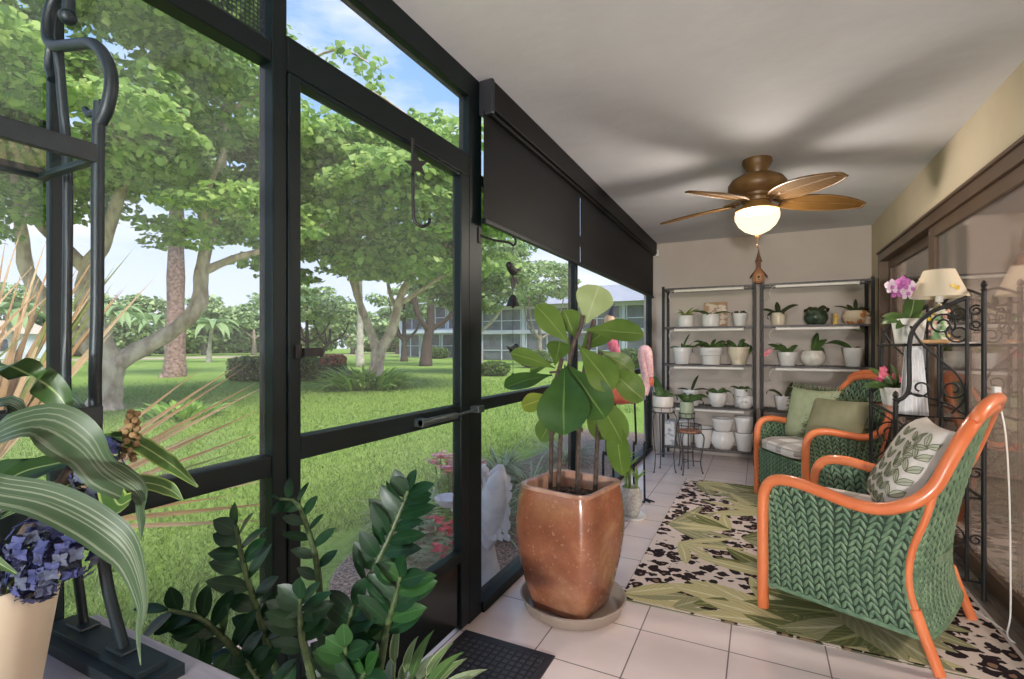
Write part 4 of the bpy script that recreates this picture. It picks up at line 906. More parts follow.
potted('orchid_plant', 'pale green pot with broad drooping leaves on the middle height plant stand', (-.665, 5.34, .506), 'cyl', .068, .155, CELADON, [(0, .7, .3, .07, 1.5, 'strap'), (-40, .7, .26, .075, 2.3, 'strap'), (-80, .9, .2, .06, 2.2, 'strap'), (170, 1.0, .22, .05, 1.2, 'strap'), (60, 1.0, .2, .06, 1.0, 'strap')], group='potted plants on the stands')

# ---------------------------------------------------------------- flamingo figures and the small floor pot
FLP = mat('flamingo_pink', lin(216, 84, 122), lin(238, 150, 170), 40, .5, bmp=.6, bscale=80); FLL = mat('flamingo_pale_pink', lin(236, 170, 180), lin(246, 214, 214), 45, .5, bmp=.6, bscale=80); FLO = mat('flamingo_coral', lin(222, 104, 88), lin(236, 140, 112), 30, .5); BEAK = mat('beak_slate', lin(58, 62, 92), lin(70, 74, 104), 10, .4)
FACE = mat('flamingo_face', lin(226, 190, 160), lin(236, 206, 180), 20, .5)
def toes(m, f, a0):
    for k in (-.5, 0, .5):
        a = a0+k; m.tube([f+V((0, 0, .012)), f+V((math.cos(a)*.09, math.sin(a)*.09, .007))], [.008, .005], 6)
f1 = thing('flamingo_figure', 'deep pink metal flamingo with its slate beak raised, behind the fiddle leaf fig', 'flamingo figure', (0, 0, 0), 0, 'metal flamingos behind the fig')
b = MB(); b.loft([[(-.90+k*.22+0*math.cos(a), 3.40+k*.06+r_*.75*math.cos(a), .93+dz+r_*math.sin(a)) for a in [2*PI*j/14 for j in range(14)]] for k, r_, dz in ((-.6, .02, .0), (-.4, .07, .01), (-.1, .095, 0), (.2, .085, -.02), (.45, .045, -.05), (.65, .008, -.08))]); b.build('body', FLO, f1)
b = MB(); b.tube(smooth([(-.99, 3.38, .98), (-.955, 3.385, 1.06), (-.895, 3.40, 1.06), (-.885, 3.40, 1.14), (-.905, 3.39, 1.24), (-.935, 3.388, 1.34), (-.935, 3.388, 1.385)], 5), [.045, .042, .04, .036, .034, .032, .034, .036]*4+[.036]*4 if False else .036, 10); b.build('neck', FLP, f1)
b = MB(); b.ball((-.930, 3.388, 1.405), .042, 10, sc=(.9, .8, 1.1)); b.build('head', FACE, f1)
b = MB(); b.tube(smooth([(-.925, 3.388, 1.43), (-.915, 3.392, 1.475), (-.895, 3.397, 1.525)], 4), [.024, .022, .019, .016, .013, .010, .007, .004, .002], 8); b.build('beak', BEAK, f1)
for x, y in ((-.955, 3.36), (-.90, 3.42)):
    b = MB(); b.tube(smooth([(x, y, .88), (x+.012, y, .50), (x-.008, y-.01, .48), (x, y-.02, .012)], 4), .0085, 7); toes(b, V((x, y-.02, 0)), -1.0); b.build('leg', IRON, f1)
f2 = thing('flamingo_figure', 'pale pink metal flamingo with a folded down neck, nearest the plant stands', 'flamingo figure', (0, 0, 0), 0, 'metal flamingos behind the fig')
b = MB(); b.loft([[(-.93+k*.25, 4.06+k*.05+r_*.7*math.cos(a), .84+dz+r_*math.sin(a)) for a in [2*PI*j/14 for j in range(14)]] for k, r_, dz in ((-.55, .015, .05), (-.35, .06, .03), (0, .085, 0), (.25, .07, .0), (.42, .03, .02))]); b.build('body', FLL, f2)
b = MB(); b.tube(smooth([(-.84, 4.08, .84), (-.82, 4.09, .93), (-.835, 4.095, 1.05), (-.855, 4.10, 1.15), (-.845, 4.10, 1.20), (-.815, 4.10, 1.19), (-.805, 4.10, 1.10), (-.80, 4.10, .98)], 5), .036, 10); b.build('neck', FLL, f2)
b = MB(); b.ball((-.797, 4.10, .945), .042, 10, sc=(.85, .8, 1.2)); b.build('head', FLO, f2)
b = MB(); b.tube(smooth([(-.795, 4.10, .92), (-.785, 4.10, .87), (-.80, 4.10, .83)], 4), [.02, .019, .017, .015, .012, .009, .006, .004, .002], 8); b.build('beak', BEAK, f2)
for x, y in ((-.90, 4.02), (-.825, 4.06)):
    b = MB(); b.tube(smooth([(x, y, .80), (x+.012, y, .46), (x-.006, y, .44), (x, y-.015, .012)], 4), .0085, 7); toes(b, V((x, y-.015, 0)), -.9); b.build('leg', IRON, f2)
# small pot on the floor with bamboo like stems
t = thing('potted_bamboo', 'speckled white egg shaped floor pot with a few pale green stems, beside the big planter', 'potted plant', (-.835, 3.60, 0))
m = MB(); m.lathe([(0, 0), (.10, 0), (.112, .012), (.112, .022), (.10, .016), (0, .012)], 24); m.build('saucer', WHITEC, t)
pr, ri = potprof('egg', .082, .20); m = MB(); m.lathe([(r_, z+.017) for r_, z in pr], 24, cap1=False); m.build('pot', mat('speckled_white', lin(226, 222, 214), lin(178, 170, 160), 90, .6, bmp=.3), t, sm=60)
m = MB(); m.lathe([(0, .185), (ri*1.02, .185), (0, .195)], 16); m.build('soil', SOIL, t)
m = MB(); lf = MB()
for x, y, h in ((-.03, .0, .42), (-.01, .02, .38), (.04, .0, .30)):
    m.tube(smooth([(x, y, .19), (x*1.1, y, h*.8), (x*1.2, y, h)], 4), .011, 7)
    for k in range(7): a = k*2.4; lf.leaf((x*1.2, y, h-.03), (math.cos(a), math.sin(a), 1.2), .13, .022, droop=.6, prof='lance', n=5)
m.build('stems', mat('bamboo_green', lin(150, 176, 88), lin(122, 150, 70), 20, .4), t); lf.build('leaves', leafmat('bamboo_leaf', lin(120, 156, 66), lin(160, 190, 96), trans=.3), t)
# ---------------------------------------------------------------- rug
def rug():
    m, nt, b = nodes_of('leopard_rug'); b.inputs['Roughness'].default_value = .95; b.inputs['Specular IOR Level'].default_value = .1
    v = coords(nt, 'Object', (1, 1.0, 1))
    ns = nd(nt, 'ShaderNodeTexNoise', Scale=14, Detail=2); nt.links.new(v, ns.inputs['Vector'])
    va = nt.nodes.new('ShaderNodeMix'); va.data_type = 'RGBA'; va.blend_type = 'LINEAR_LIGHT'; va.inputs[0].default_value = .035
    nt.links.new(v, va.inputs[6]); nt.links.new(ns.outputs['Color'], va.inputs[7])
    vo = nd(nt, 'ShaderNodeTexVoronoi', Scale=13.5, Randomness=.85); nt.links.new(va.outputs[2], vo.inputs['Vector'])
    n2 = nd(nt, 'ShaderNodeTexNoise', Scale=26, Detail=1); nt.links.new(v, n2.inputs['Vector'])
    dd = mathn(nt, 'ADD', vo.outputs['Distance'], mathn(nt, 'MULTIPLY', mathn(nt, 'SUBTRACT', n2.outputs['Fac'], .5), .55))
    ring = ramp(nt, dd, [(.0, lin(150, 116, 96)), (.17, lin(150, 116, 96)), (.21, lin(50, 38, 40)), (.49, lin(50, 38, 40)), (.53, lin(226, 206, 194)), (1, lin(226, 206, 194))])
    nt.links.new(ring, b.inputs['Base Color']); bump(nt, b, noisy(nt, 300, 2), .3, .003)
    def frond(nm, c1, c2, c3):
        m2, n2_, b2 = nodes_of(nm); b2.inputs['Roughness'].default_value = .95; b2.inputs['Specular IOR Level'].default_value = .1
        t = n2_.nodes.new('ShaderNodeTexCoord'); s = n2_.nodes.new('ShaderNodeSeparateXYZ'); n2_.links.new(t.outputs['UV'], s.inputs[0])
        u = mathn(n2_, 'ABSOLUTE', mathn(n2_, 'SUBTRACT', s.outputs[0], .5))
        w = mathn(n2_, 'SINE', mathn(n2_, 'MULTIPLY', mathn(n2_, 'SUBTRACT', s.outputs[1], mathn(n2_, 'MULTIPLY', u, .5)), 60))
        col = mixc(n2_, ramp(n2_, w, [(.0, (0, 0, 0, 1)), (.9, (1, 1, 1, 1))]), c1, c2)
        col = mixc(n2_, ramp(n2_, u, [(.0, (1, 1, 1, 1)), (.10, (0, 0, 0, 1))]), col, c3)
        n2_.links.new(col, b2.inputs['Base Color']); return m2
    fm = [frond('rug_leaf_olive', lin(150, 146, 108), lin(166, 160, 122), lin(200, 192, 160)), frond('rug_leaf_pale', lin(206, 194, 146), lin(186, 176, 126), lin(228, 220, 180)), frond('rug_leaf_deep', lin(106, 108, 68), lin(128, 128, 82), lin(178, 174, 122))]
    x0, x1, y0, y1 = -.607, .915, 2.41, 4.85
    k = MB(); k.box((x0, y0, 0), (x1, y1, .008)); rg = random.Random(3)
    def lf(c, a, L, W, mi, z, bend):
        # a flat printed leaf clipped to the rug
        N = 12; vs = []; uv = []; p = V((c[0], c[1], 0)); d = V((math.cos(a), math.sin(a), 0))
        for i in range(N+1):
            t = i/N; s = V((-d.y, d.x, 0)); w_ = W*.5*max(.02, math.sin(PI*min(1, t*.96+.04))**.8)
            for u, q in ((0, -1), (.5, 0), (1, 1)):
                e = p+s*(q*w_); vs.append((min(max(e.x, x0+.008), x1-.008), min(max(e.y, y0+.008), y1-.008), z)); uv.append((u, t))
            p = p+d*(L/N); d = (Matrix.Rotation(bend/N, 3, 'Z') @ d)
        k.add(vs, [(i*3+j, i*3+j+1, i*3+j+4, i*3+j+3) for i in range(N) for j in range(2)], mi, uv)
    z = .0084
    def sprig(c, a, n, L, W, spread, mi):
        nonlocal z
        for i in range(n):
            z += .000012
            lf(c, a+spread*(i/(n-1)-.5), L*rg.uniform(.75, 1.1), W, mi if rg.random() < .75 else rg.randrange(1, 4), z, rg.uniform(-.5, .5))
    for c, a, n, L, W, s, mi in (((-.30, 4.70), .1, 7, .55, .12, 2.2, 1), ((-.50, 4.75), -.3, 6, .5, .12, 1.6, 2), ((.15, 4.5), 2.9, 7, .55, .12, 1.8, 1), ((.35, 4.75), -2.4, 6, .6, .12, 1.4, 3),
            ((.05, 4.10), 3.0, 5, .5, .09, 1.5, 2), ((.45, 4.2), -2.9, 7, .55, .1, 1.4, 1), ((.0, 3.85), -.4, 6, .5, .1, 1.2, 2),
            ((-.56, 3.55), .2, 7, .5, .075, 1.9, 1), ((-.18, 3.62), 2.7, 6, .4, .075, 1.7, 2), ((-.10, 3.50), .1, 5, .55, .085, 1.6, 1), ((-.45, 3.25), -.3, 4, .38, .07, 1.8, 2),
            ((.15, 3.0), 2.6, 5, .5, .11, 1.0, 2), ((.40, 3.15), 2.9, 6, .5, .12, 1.1, 1), ((.5, 3.5), -.2, 6, .5, .11, 2.0, 1),
            ((-.60, 2.46), .25, 4, .42, .11, .9, 2), ((-.36, 2.43), .5, 2, .3, .09, .9, 1), ((.02, 2.62), 3.0, 4, .42, .12, .7, 2),
            ((.22, 2.50), 2.75, 5, .55, .14, .9, 2), ((.5, 2.46), 2.8, 6, .55, .15, .9, 3), ((.1, 2.45), .35, 6, .6, .15, .9, 1), ((.55, 2.75), -2.6, 6, .6, .15, 1.2, 3), ((.30, 2.85), -.6, 5, .6, .15, 1.0, 1)):
        sprig(c, a, n, L, W, s, mi)
    nb = MB()
    o = k.build('rug', [m]+fm, sm=0); tag(o, 'leopard spotted rug with olive palm leaves lying under the wicker chairs', 'rug')
    e = MB(); e.tube([(x0, y0, .004), (x1, y0, .004), (x1, y1, .004), (x0, y1, .004)], .0045, 6, closed=True); e.build('bound_edge', mat('rug_binding', lin(96, 98, 60)), o)
rug()
# door mat
def mat_rubber():
    m, nt, b = nodes_of('ribbed_rubber'); b.inputs['Roughness'].default_value = .6
    br = nt.nodes.new('ShaderNodeTexBrick'); br.offset = 0
    for k, v in (('Scale', 1), ('Mortar Size', .006), ('Mortar Smooth', .3), ('Brick Width', .03), ('Row Height', .03)): br.inputs[k].default_value = v
    br.inputs['Color1'].default_value = lin(66, 66, 74); br.inputs['Color2'].default_value = lin(58, 58, 66); br.inputs['Mortar'].default_value = lin(28, 28, 32)
    nt.links.new(coords(nt), br.inputs['Vector']); nt.links.new(br.outputs['Color'], b.inputs['Base Color']); bump(nt, b, mathn(nt, 'SUBTRACT', 1, br.outputs['Fac']), .8, .004); return m
dm = thing('door_mat', 'black ribbed rubber door mat inside the screen door', 'mat', (0, 0, 0))
m = MB(); m.box((-1.105, 1.16, 0), (-.76, 1.81, .009)); m.build('ribbed_top', mat_rubber(), dm, sm=0)
m = MB(); m.box((-1.14, 1.12, 0), (-.725, 1.16, .006)).box((-1.14, 1.81, 0), (-.725, 1.847, .006)).box((-1.14, 1.16, 0), (-1.105, 1.81, .006)).box((-.76, 1.16, 0), (-.725, 1.81, .006)); m.build('border', mat('rubber_edge', lin(40, 40, 46), None, 8, .55), dm, sm=0, bevel=.002)

# ---------------------------------------------------------------- wicker armchairs
ORG = mat('orange_rattan', lin(222, 116, 68), lin(232, 132, 82), 7, .32, coat=.35, bmp=.06, bscale=20)
def wick(nm, a, b_): return mat(nm, a, b_, 26, .38, coat=.15, lo=.3, hi=.7)
WICK = wick('green_wicker', lin(80, 108, 82), lin(122, 148, 114)); WICKB = mat('wicker_backing', lin(34, 52, 38), lin(48, 66, 50), 30, .8)
def hoop_pts():
    h = [(.30, .31, .0), (.30, .31, .22), (.30, .31, .46), (.288, .312, .555), (.245, .318, .605), (.16, .325, .617), (.05, .33, .600), (-.07, .335, .578), (-.17, .335, .582), (-.26, .325, .625), (-.32, .30, .69), (-.358, .278, .785), (-.392, .235, .88), (-.42, .165, .95), (-.435, .085, .975), (-.44, 0, .98)]
    return h+[(x, -y, z) for x, y, z in h[-2::-1]]
HOOP = smooth(hoop_pts(), 6)
def hoop_at(i): # fractional control-point index
    k = i*6; a = int(k); f = k-a; return HOOP[min(a, len(HOOP)-1)].lerp(HOOP[min(a+1, len(HOOP)-1)], f)
POLE = smooth([(-.32, .300, .69), (-.292, .303, .57), (-.25, .303, .43), (-.243, .303, .30), (-.275, .303, .17), (-.335, .303, .0)], 6)
def pole_z(z, s):
    pts = POLE
    for a, b in zip(pts, pts[1:]):
        if a.z >= z >= b.z: t = (a.z-z)/(a.z-b.z); p = a.lerp(b, t); return V((p.x, p.y*s, p.z))
    return V((pts[0].x, pts[0].y*s, z))
ZB = .115
def side_surf(s):
    def P(u, v):
        i = 2.55+(9.6-2.55)*u; top = hoop_at(i); top = V((top.x, top.y*s, top.z-.012))
        fx = .292; pb = pole_z(ZB, s)
        zb = ZB
        z = zb+(top.z-zb)*v
        px = pole_z(min(z, .69), s).x
        x = fx+(px-fx)*u if u > 0 else fx
        xt = top.x; k = v**3
        return V((x*(1-k)+xt*k, s*(.305+.018*math.sin(PI*u)*v+(abs(top.y)-.323)*k*.6), z))
    return P
def back_surf():
    def P(u, v):
        top = hoop_at(9.6+(20.4-9.6)*u)+V((.004, 0, -.012))
        y = .303*math.cos(PI*u); bul = math.sin(PI*u)
        zb = ZB; zm = .40
        bot = V((pole_z(ZB, 1).x-.03*bul, y, ZB)); mid = V((pole_z(zm, 1).x-.06*bul, y*1.0, zm))
        c = mid*2-(bot+top)*.5
        return bot*(1-v)**2+c*(2*v*(1-v))+top*v*v
    return P
def front_surf():
    return lambda u, v: V((.292+.03*math.sin(PI*u), .30*(1-2*u), ZB+.26*v))
def weave(mb, P, nc, nr, th=.0085, sides=1):
    du, dv = 1/nc, 1/nr
    for c in range(nc):
        for r in range(-1, nr):
            for sg in (-1, 1):
                uc = (c+.5)*du; pts = []
                for k in range(5):
                    t = k/4; u = uc+sg*du*(.04+.46*t); v = (r+.25)*dv+dv*1.35*t
                    pts.append((u, min(max(v, .0), 1)))
                if pts[0][1] >= 1 or pts[-1][1] <= 0 or abs(pts[0][1]-pts[-1][1]) < dv*.4: continue
                q = [P(*p) for p in pts]
                mb.tube(q, [th*.45, th*.92, th*1.08, th*.92, th*.45], 6, cap=False)
def sheet(P, nu, nv):
    b = MB(); vs = [P(i/nu, j/nv) for i in range(nu+1) for j in range(nv+1)]
    b.add(vs, [(i*(nv+1)+j, i*(nv+1)+j+1, (i+1)*(nv+1)+j+1, (i+1)*(nv+1)+j) for i in range(nu) for j in range(nv)])
    return b
def armchair(label, loc, rz):
    t = thing('wicker_armchair', label, 'armchair', loc, rz, 'green wicker armchairs on the rug')
    m = MB(); m.tube(HOOP, .025, 14); m.build('arm_hoop', ORG, t)
    m = MB(); m.tube([p+V((-.018, 0, .036)) for p in HOOP[74:107]], [.012]+[.023]*31+[.012], 12); m.build('crest_rail', ORG, t)
    for s in (1, -1):
        m = MB(); m.tube([(p.x-.006, p.y*s*1.01, p.z) for p in POLE[:-8]], .0125, 10); m.tube([(p.x-.006, p.y*s*1.01, p.z) for p in POLE[-9:]], .0195, 12); m.build('back_leg', ORG, t)
        P = side_surf(s); m = MB(); weave(m, P, 12, 15); pn = m.build('side_panel', WICK, t, sm=180)
        sheet(P, 16, 12).build('backing', WICKB, pn, sm=180, solid=.008)
        m = MB(); m.tube([P(k/16, .0) for k in range(17)], .011, 8); m.tube([P(.985, k/16) for k in range(17)], .009, 8); m.build('braided_edge', WICK, pn)
    P = back_surf(); m = MB(); weave(m, P, 17, 24); pn = m.build('back_panel', WICK, t, sm=180)
    sheet(P, 24, 18).build('backing', WICKB, pn, sm=180, solid=.008)
    m = MB(); m.tube([P(k/24, .0) for k in range(25)], .011, 8); m.build('braided_edge', WICK, pn)
    P = front_surf(); m = MB(); weave(m, P, 13, 8); pn = m.build('front_panel', WICK, t, sm=180); sheet(P, 12, 4).build('backing', WICKB, pn, sm=180, solid=.008)
    m = MB(); ring = [P(k/10, 1) for k in range(11)]
    back = [V((-.25-.07*math.sin(PI*k/8), -.295+.59*k/8, .375)) for k in range(9)]
    m.loft([[p+V((0, 0, -.02)) for p in ring+back], [p+V((0, 0, .01)) for p in ring+back]]); m.build('seat_deck', WICK, t, sm=0)
    return t
C1, A1 = (.414, 2.782, .008), math.radians(155.6)
C2, A2 = (.393, 4.509, .008), math.radians(210)
ch = armchair('green wicker armchair with orange rattan frame, nearest the camera, one leaf print pillow', C1, A1)
dup(ch, C2, A2, 'green wicker armchair with orange rattan frame, at the back by the plant racks')
def local(c, a, p): return V(c)+Matrix.Rotation(a, 3, 'Z') @ V(p)

def cushion_mesh(w, h, t, pinch=.08, n=18):
    b = MB(); 
    def S(i, j, s):
        x = -1+2*i/n; y = -1+2*j/n
        k = 1-pinch*(1-abs(x)**2)*abs(y)**2-0; k2 = 1-pinch*(1-abs(y)**2)*abs(x)**2
        z = s*t/2*((1-x**4)*(1-y**4))**.5
        return V((x*w/2*k2, z, y*h/2*k))
    vs = [S(i, j, 1) for i in range(n+1) for j in range(n+1)]+[S(i, j, -1) for i in range(n+1) for j in range(n+1)]
    o = (n+1)**2; fs = []
    for i in range(n):
        for j in range(n):
            a = i*(n+1)+j; q = (a, a+1, a+n+2, a+n+1); fs.append(q); fs.append(tuple(x+o for x in q[::-1]))
    b.add(vs, fs); return b, S
# seat cushions, plaid
def plaid():
    m, nt, b = nodes_of('plaid_cotton'); b.inputs['Roughness'].default_value = .9
    t = nt.nodes.new('ShaderNodeTexCoord'); s = nt.nodes.new('ShaderNodeSeparateXYZ'); nt.links.new(t.outputs['Object'], s.inputs[0])
    f = lambda k: ramp(nt, mathn(nt, 'SINE', mathn(nt, 'MULTIPLY', s.outputs[k], 2*PI/.19)), [(.35, (0, 0, 0, 1)), (.5, (1, 1, 1, 1))])
    c = mixc(nt, mathn(nt, 'MULTIPLY', f(0), .55), lin(232, 226, 222), lin(158, 146, 138)); c = mixc(nt, mathn(nt, 'MULTIPLY', f(1), .55), c, lin(158, 146, 138)); nt.links.new(c, b.inputs['Base Color']); return m
PLAID = plaid()
for c, a, lb in ((C1, A1, 'plaid seat cushion in the wicker chair nearest the camera'), (C2, A2, 'grey and white plaid seat cushion in the far wicker chair')):
    k = MB(); prof = [(.0, .0), (.86, .0), (.97, .018), (1, .045), (.97, .075), (.86, .095), (0, .105)]
    k.lathe([(r_, z) for r_, z in prof], 32, sq=5); k.v = [(x*.285+.012, y*.272, z) for x, y, z in k.v]
    o = thing('seat_cushion', lb, 'cushion', local(c, a, (.045, 0, .388)), a, 'plaid seat cushions'); k.build('cover', PLAID, o, sm=180)
    k = MB()
    for z in (.022, .072): k.tube([(p.x*.280+.012, p.y*.267, z) for p in [V((math.cos(q)/((abs(math.cos(q))**5+abs(math.sin(q))**5)**.2), math.sin(q)/((abs(math.cos(q))**5+abs(math.sin(q))**5)**.2), 0)) for q in [2*PI*i/40 for i in range(40)]]], .004, 6, closed=True)
    k.build('piping', mat('cushion_piping', lin(214, 206, 200)), o)
# leaf print pillow in the near chair
LPW = mat('pillow_cotton', lin(222, 214, 206), lin(212, 204, 196), 30, .9); LPG = mat('printed_leaf_green', lin(168, 170, 148), lin(182, 182, 162), 30, .9); LPV = mat('printed_leaf_line', lin(112, 112, 90), None, 5, .9)
def print_leaf(b, S, n, w, h, t, cx, cz, a, L, W, sgn):
    def onp(x, z):
        xx, zz = max(-.97, min(.97, x/(w/2))), max(-.97, min(.97, z/(h/2)))
        p = S((xx+1)/2*n, (zz+1)/2*n, sgn); return V((p.x, p.y+sgn*.0022, p.z))
    N = 8; d = (math.cos(a), math.sin(a)); s = (-d[1], d[0])
    for mi, kW, off in ((1, 1, 0), (2, 1.0, .0007)):
        if mi == 1:
            vs = []
            for i in range(N+1):
                tt = i/N; hw = W/2*math.sin(PI*tt)**.8
                for q in (-1, 0, 1): vs.append(onp(cx+d[0]*L*tt+s[0]*hw*q, cz+d[1]*L*tt+s[1]*hw*q))
            b.add(vs, [(i*3+j, i*3+j+1, i*3+j+4, i*3+j+3) for i in range(N) for j in range(2)], 1)
        else:
            for q in (-1, 0, 1):
                pts = [onp(cx+d[0]*L*(i/N)+s[0]*W/2*math.sin(PI*i/N)**.8*q, cz+d[1]*L*(i/N)+s[1]*W/2*math.sin(PI*i/N)**.8*q) for i in range(N+1)]
                b.tube(pts, .0016, 4, 2)
rr = random.Random(8)
def pillow(name, label, loc, rot, w, h, t, mats, leafy=False, fringe=None, pinch=.08):
    o = thing(name, label, 'pillow', loc); o.rotation_euler = rot
    b, S = cushion_mesh(w, h, t, pinch)
    if leafy:
        for sgn in (1, -1):
            for st in range(6):
                x = -.20+.08*st; z = -.19; a = PI/2+rr.uniform(-.25, .25)
                for k in range(6):
                    for q in (-1, 1):
                        print_leaf(b, S, 18, w, h, t, x, z, a+q*.75, .068, .026, sgn)
                    x += math.cos(a)*.062; z += math.sin(a)*.062; a += rr.uniform(-.2, .2)
    b.build('cover', mats, o, sm=180)
    if fringe:
        f = MB(); n = 90; hw, hh = w/2*.985, h/2*.985; per = []
        for i in range(n):
            q = 4*i/n; e = int(q); u = -1+2*(q-e)
            x, z, dx, dz = ((u*hw, -hh, 0, -1), (hw, u*hh, 1, 0), (-u*hw, hh, 0, 1), (-hw, -u*hh, -1, 0))[e]
            k2 = 1-pinch*(1-(z/hh)**2)*(x/hw)**2 if abs(dx) else 1; k1 = 1-pinch*(1-(x/hw)**2)*(z/hh)**2 if abs(dz) else 1
            per.append((x*k2, z*k1, dx, dz))
        for x, z, dx, dz in per:
            for s_ in range(3):
                j = V((dx*.032+rr.uniform(-.02, .02), rr.uniform(-.03, .03), dz*.032+rr.uniform(-.02, .02)))
                f.tube([V((x, 0, z)), V((x, 0, z))+j*.6, V((x, 0, z))+j], [.0035, .003, .002], 4)
        f.build('fringe', fringe, o, sm=180)
    return o
# pillow mesh: width along x, thickness along y, height along z
pillow('leaf_print_pillow', 'white pillow printed with green leaves, leaning in the near wicker chair', local(C1, A1, (-.19, .0, .69)), (math.radians(-28), 0, A1-PI/2+PI+.42),   .48, .46, .17, [LPW, LPG, LPV], True)
SAGE = mat('sage_cotton', lin(150, 158, 124), lin(164, 170, 138), 20, .9, bmp=.3, bscale=14); SAGE2 = mat('olive_cotton', lin(124, 122, 94), lin(146, 142, 112), 6, .9, bmp=.3, bscale=14); FRG = mat('green_fringe', lin(84, 96, 66), lin(110, 120, 84), 40, .95)
pillow('fringed_pillow', 'pale sage pillow with a green fringe, upright at the far arm of the far chair', local(C2, A2, (-.06, -.15, .675)), (math.radians(-14), 0, A2-PI/2+PI+.30), .42, .42, .15, SAGE, fringe=FRG)
pillow('fringed_pillow', 'darker olive pillow with a shaggy green fringe, leaning in front in the far chair', local(C2, A2, (-.08, .11, .655)), (math.radians(-24), 0, A2-PI/2+PI+.35), .44, .36, .16, SAGE2, fringe=FRG)

# ---------------------------------------------------------------- wrought iron etagere by the glass doors
et = thing('etagere', 'black wrought iron etagere with scrollwork sides standing against the glass doors', 'etagere', (0, 0, 0))
EX0, EX1, EY0, EY1 = .615, .955, 3.13, 3.76
def fin(m, x, y, z, r=.014): m.lathe([(0, 0), (r*.7, 0), (r, .01), (r*.6, .018), (r*1.05, .03), (r*.7, .045), (0, .055)], 10, (x, y, z))
for x, y, h in ((EX1, EY0, 1.49), (EX1, EY1, 1.49), (EX0, EY0, .95), (EX0, EY1, .95)):
    m = MB(); m.tube([(x, y, .0), (x, y, h)], .0105, 10); fin(m, x, y, h); m.build('post', IRON, et)
SZ = [.10, .50, .88, 1.235]
for z in SZ:
    m = MB(); x0 = EX0 if z < 1.2 else EX0+.035
    m.tube([(x0, EY0, z), (EX1, EY0, z), (EX1, EY1, z), (x0, EY1, z)], .0075, 8, closed=True); sh = m.build('shelf', IRON, et)
    m = MB(); m.box((x0+.006, EY0+.006, z+.001), (EX1-.006, EY1-.006, z+.007)); m.build('glass_shelf', SHELFGLASS, sh, sm=0)
for y in (EY0, EY1):
    yv = (0, 1, 0); ux, uz = (1, 0, 0), (0, 0, 1)
    m = MB()
    m.tube([(EX1-.062, y, .10), (EX1-.062, y, 1.465)], .008, 8)
    m.tube(smooth([(EX0, y, .95), (EX0+.035, y, .975), (EX0+.055, y, 1.03), (EX0+.055, y, 1.22), (EX0+.075, y, 1.32), (EX0+.14, y, 1.395), (EX0+.22, y, 1.435), (EX1-.062, y, 1.465)], 6), .0105, 9)
    m.tube([(EX0+.17, y, .88), (EX0+.17, y, 1.235)], .006, 7)
    m.tube(smooth([(EX0+.06, y, 1.33), (EX0+.10, y, 1.25), (EX0+.17, y, 1.17), (EX0+.25, y, 1.08), (EX0+.27, y, .98), (EX0+.22, y, .90)], 6), .006, 7)
    m.tube(smooth([(EX0+.27, y, .90), (EX0+.20, y, .95), (EX0+.06, y, .99), (EX0+.0, y, .93)], 6), .005, 6)
    for cx, cz, r, a0, tn in ((EX0+.185, 1.335, .055, .5, 1.4), (EX0+.245, 1.29, .05, 2.2, 1.5), (EX0+.10, 1.02, .05, 2.5, 1.3), (EX0+.225, 1.02, .05, .3, -1.3), (EX0+.245, 1.39, .035, 3.5, 1.3), (EX1-.03, 1.40, .026, 1.0, 1.4), (EX1-.03, 1.33, .026, -1.0, -1.4),
                              (EX0+.09, .70, .075, 0, 1.5), (EX0+.21, .70, .075, PI, -1.5), (EX0+.09, .30, .075, 0, 1.5), (EX0+.21, .30, .075, PI, -1.5), (EX1-.03, .62, .028, 0, 1.3), (EX1-.03, .30, .028, 0, 1.3)):
        m.tube(spiral((cx, y, cz), r, r*.3, a0, tn, ux, uz, 22), .0048, 6)
    m.tube(smooth([(EX0, y, .52), (EX0+.16, y, .70), (EX0, y, .86)], 6), .005, 6); m.tube(smooth([(EX1-.065, y, .52), (EX0+.16, y, .70), (EX1-.065, y, .86)], 6), .005, 6)
    m.build('scroll_side', IRON, et)
m = MB()
m.tube(spiral((EX1, EY0+.2, 1.36), .07, .02, 0, 1.4, (0, 1, 0), (0, 0, 1), 22), .0048, 6); m.tube(spiral((EX1, EY0+.42, 1.36), .07, .02, PI, -1.4, (0, 1, 0), (0, 0, 1), 22), .0048, 6)
m.tube(smooth([(EX1, EY0, 1.47), (EX1, (EY0+EY1)/2, 1.53), (EX1, EY1, 1.47)], 8), .007, 7); m.build('back_scrolls', IRON, et)
# things on the etagere
ez = 1.242
t = thing('table_lamp', 'small table lamp with a cream shade and a flowered figure base on the etagere', 'lamp', (.845, 3.36, ez))
m = MB(); m.lathe([(0, 0), (.078, 0), (.082, .006), (.078, .020), (0, .022)], 24); m.build('wooden_base', mat('lamp_base_wood', lin(206, 160, 112), lin(188, 142, 96), 14, .5, stretch=(1, 6, 1)), t)
m = MB(); m.lathe([(0, .022), (.036, .022), (.032, .05), (.038, .09), (.030, .13), (.034, .165), (.018, .195), (.012, .21), (0, .212)], 18, wob=lambda a, z: 1+.10*math.sin(3*a+z*60)); m.build('figure_stem', mat('painted_figure', lin(120, 160, 110), lin(224, 208, 190), 22, .4, lo=.45, hi=.55), t)
m = MB()
for k in range(16): a = k*2.4; m.ball((math.cos(a)*.036, math.sin(a)*.036, .04+.010*k), .011, 6, mi=k % 3)
m.build('painted_flowers', [mat('yellow_paint', lin(236, 196, 62)), mat('pink_paint', lin(222, 160, 150)), mat('white_paint', lin(236, 230, 222))], t)
m = MB(); m.tube([(0, 0, .21), (0, 0, .30)], .006, 8); m.lathe([(.0, .215), (.018, .22), (.018, .25), (0, .252)], 12); m.build('socket', WHITEP, t)
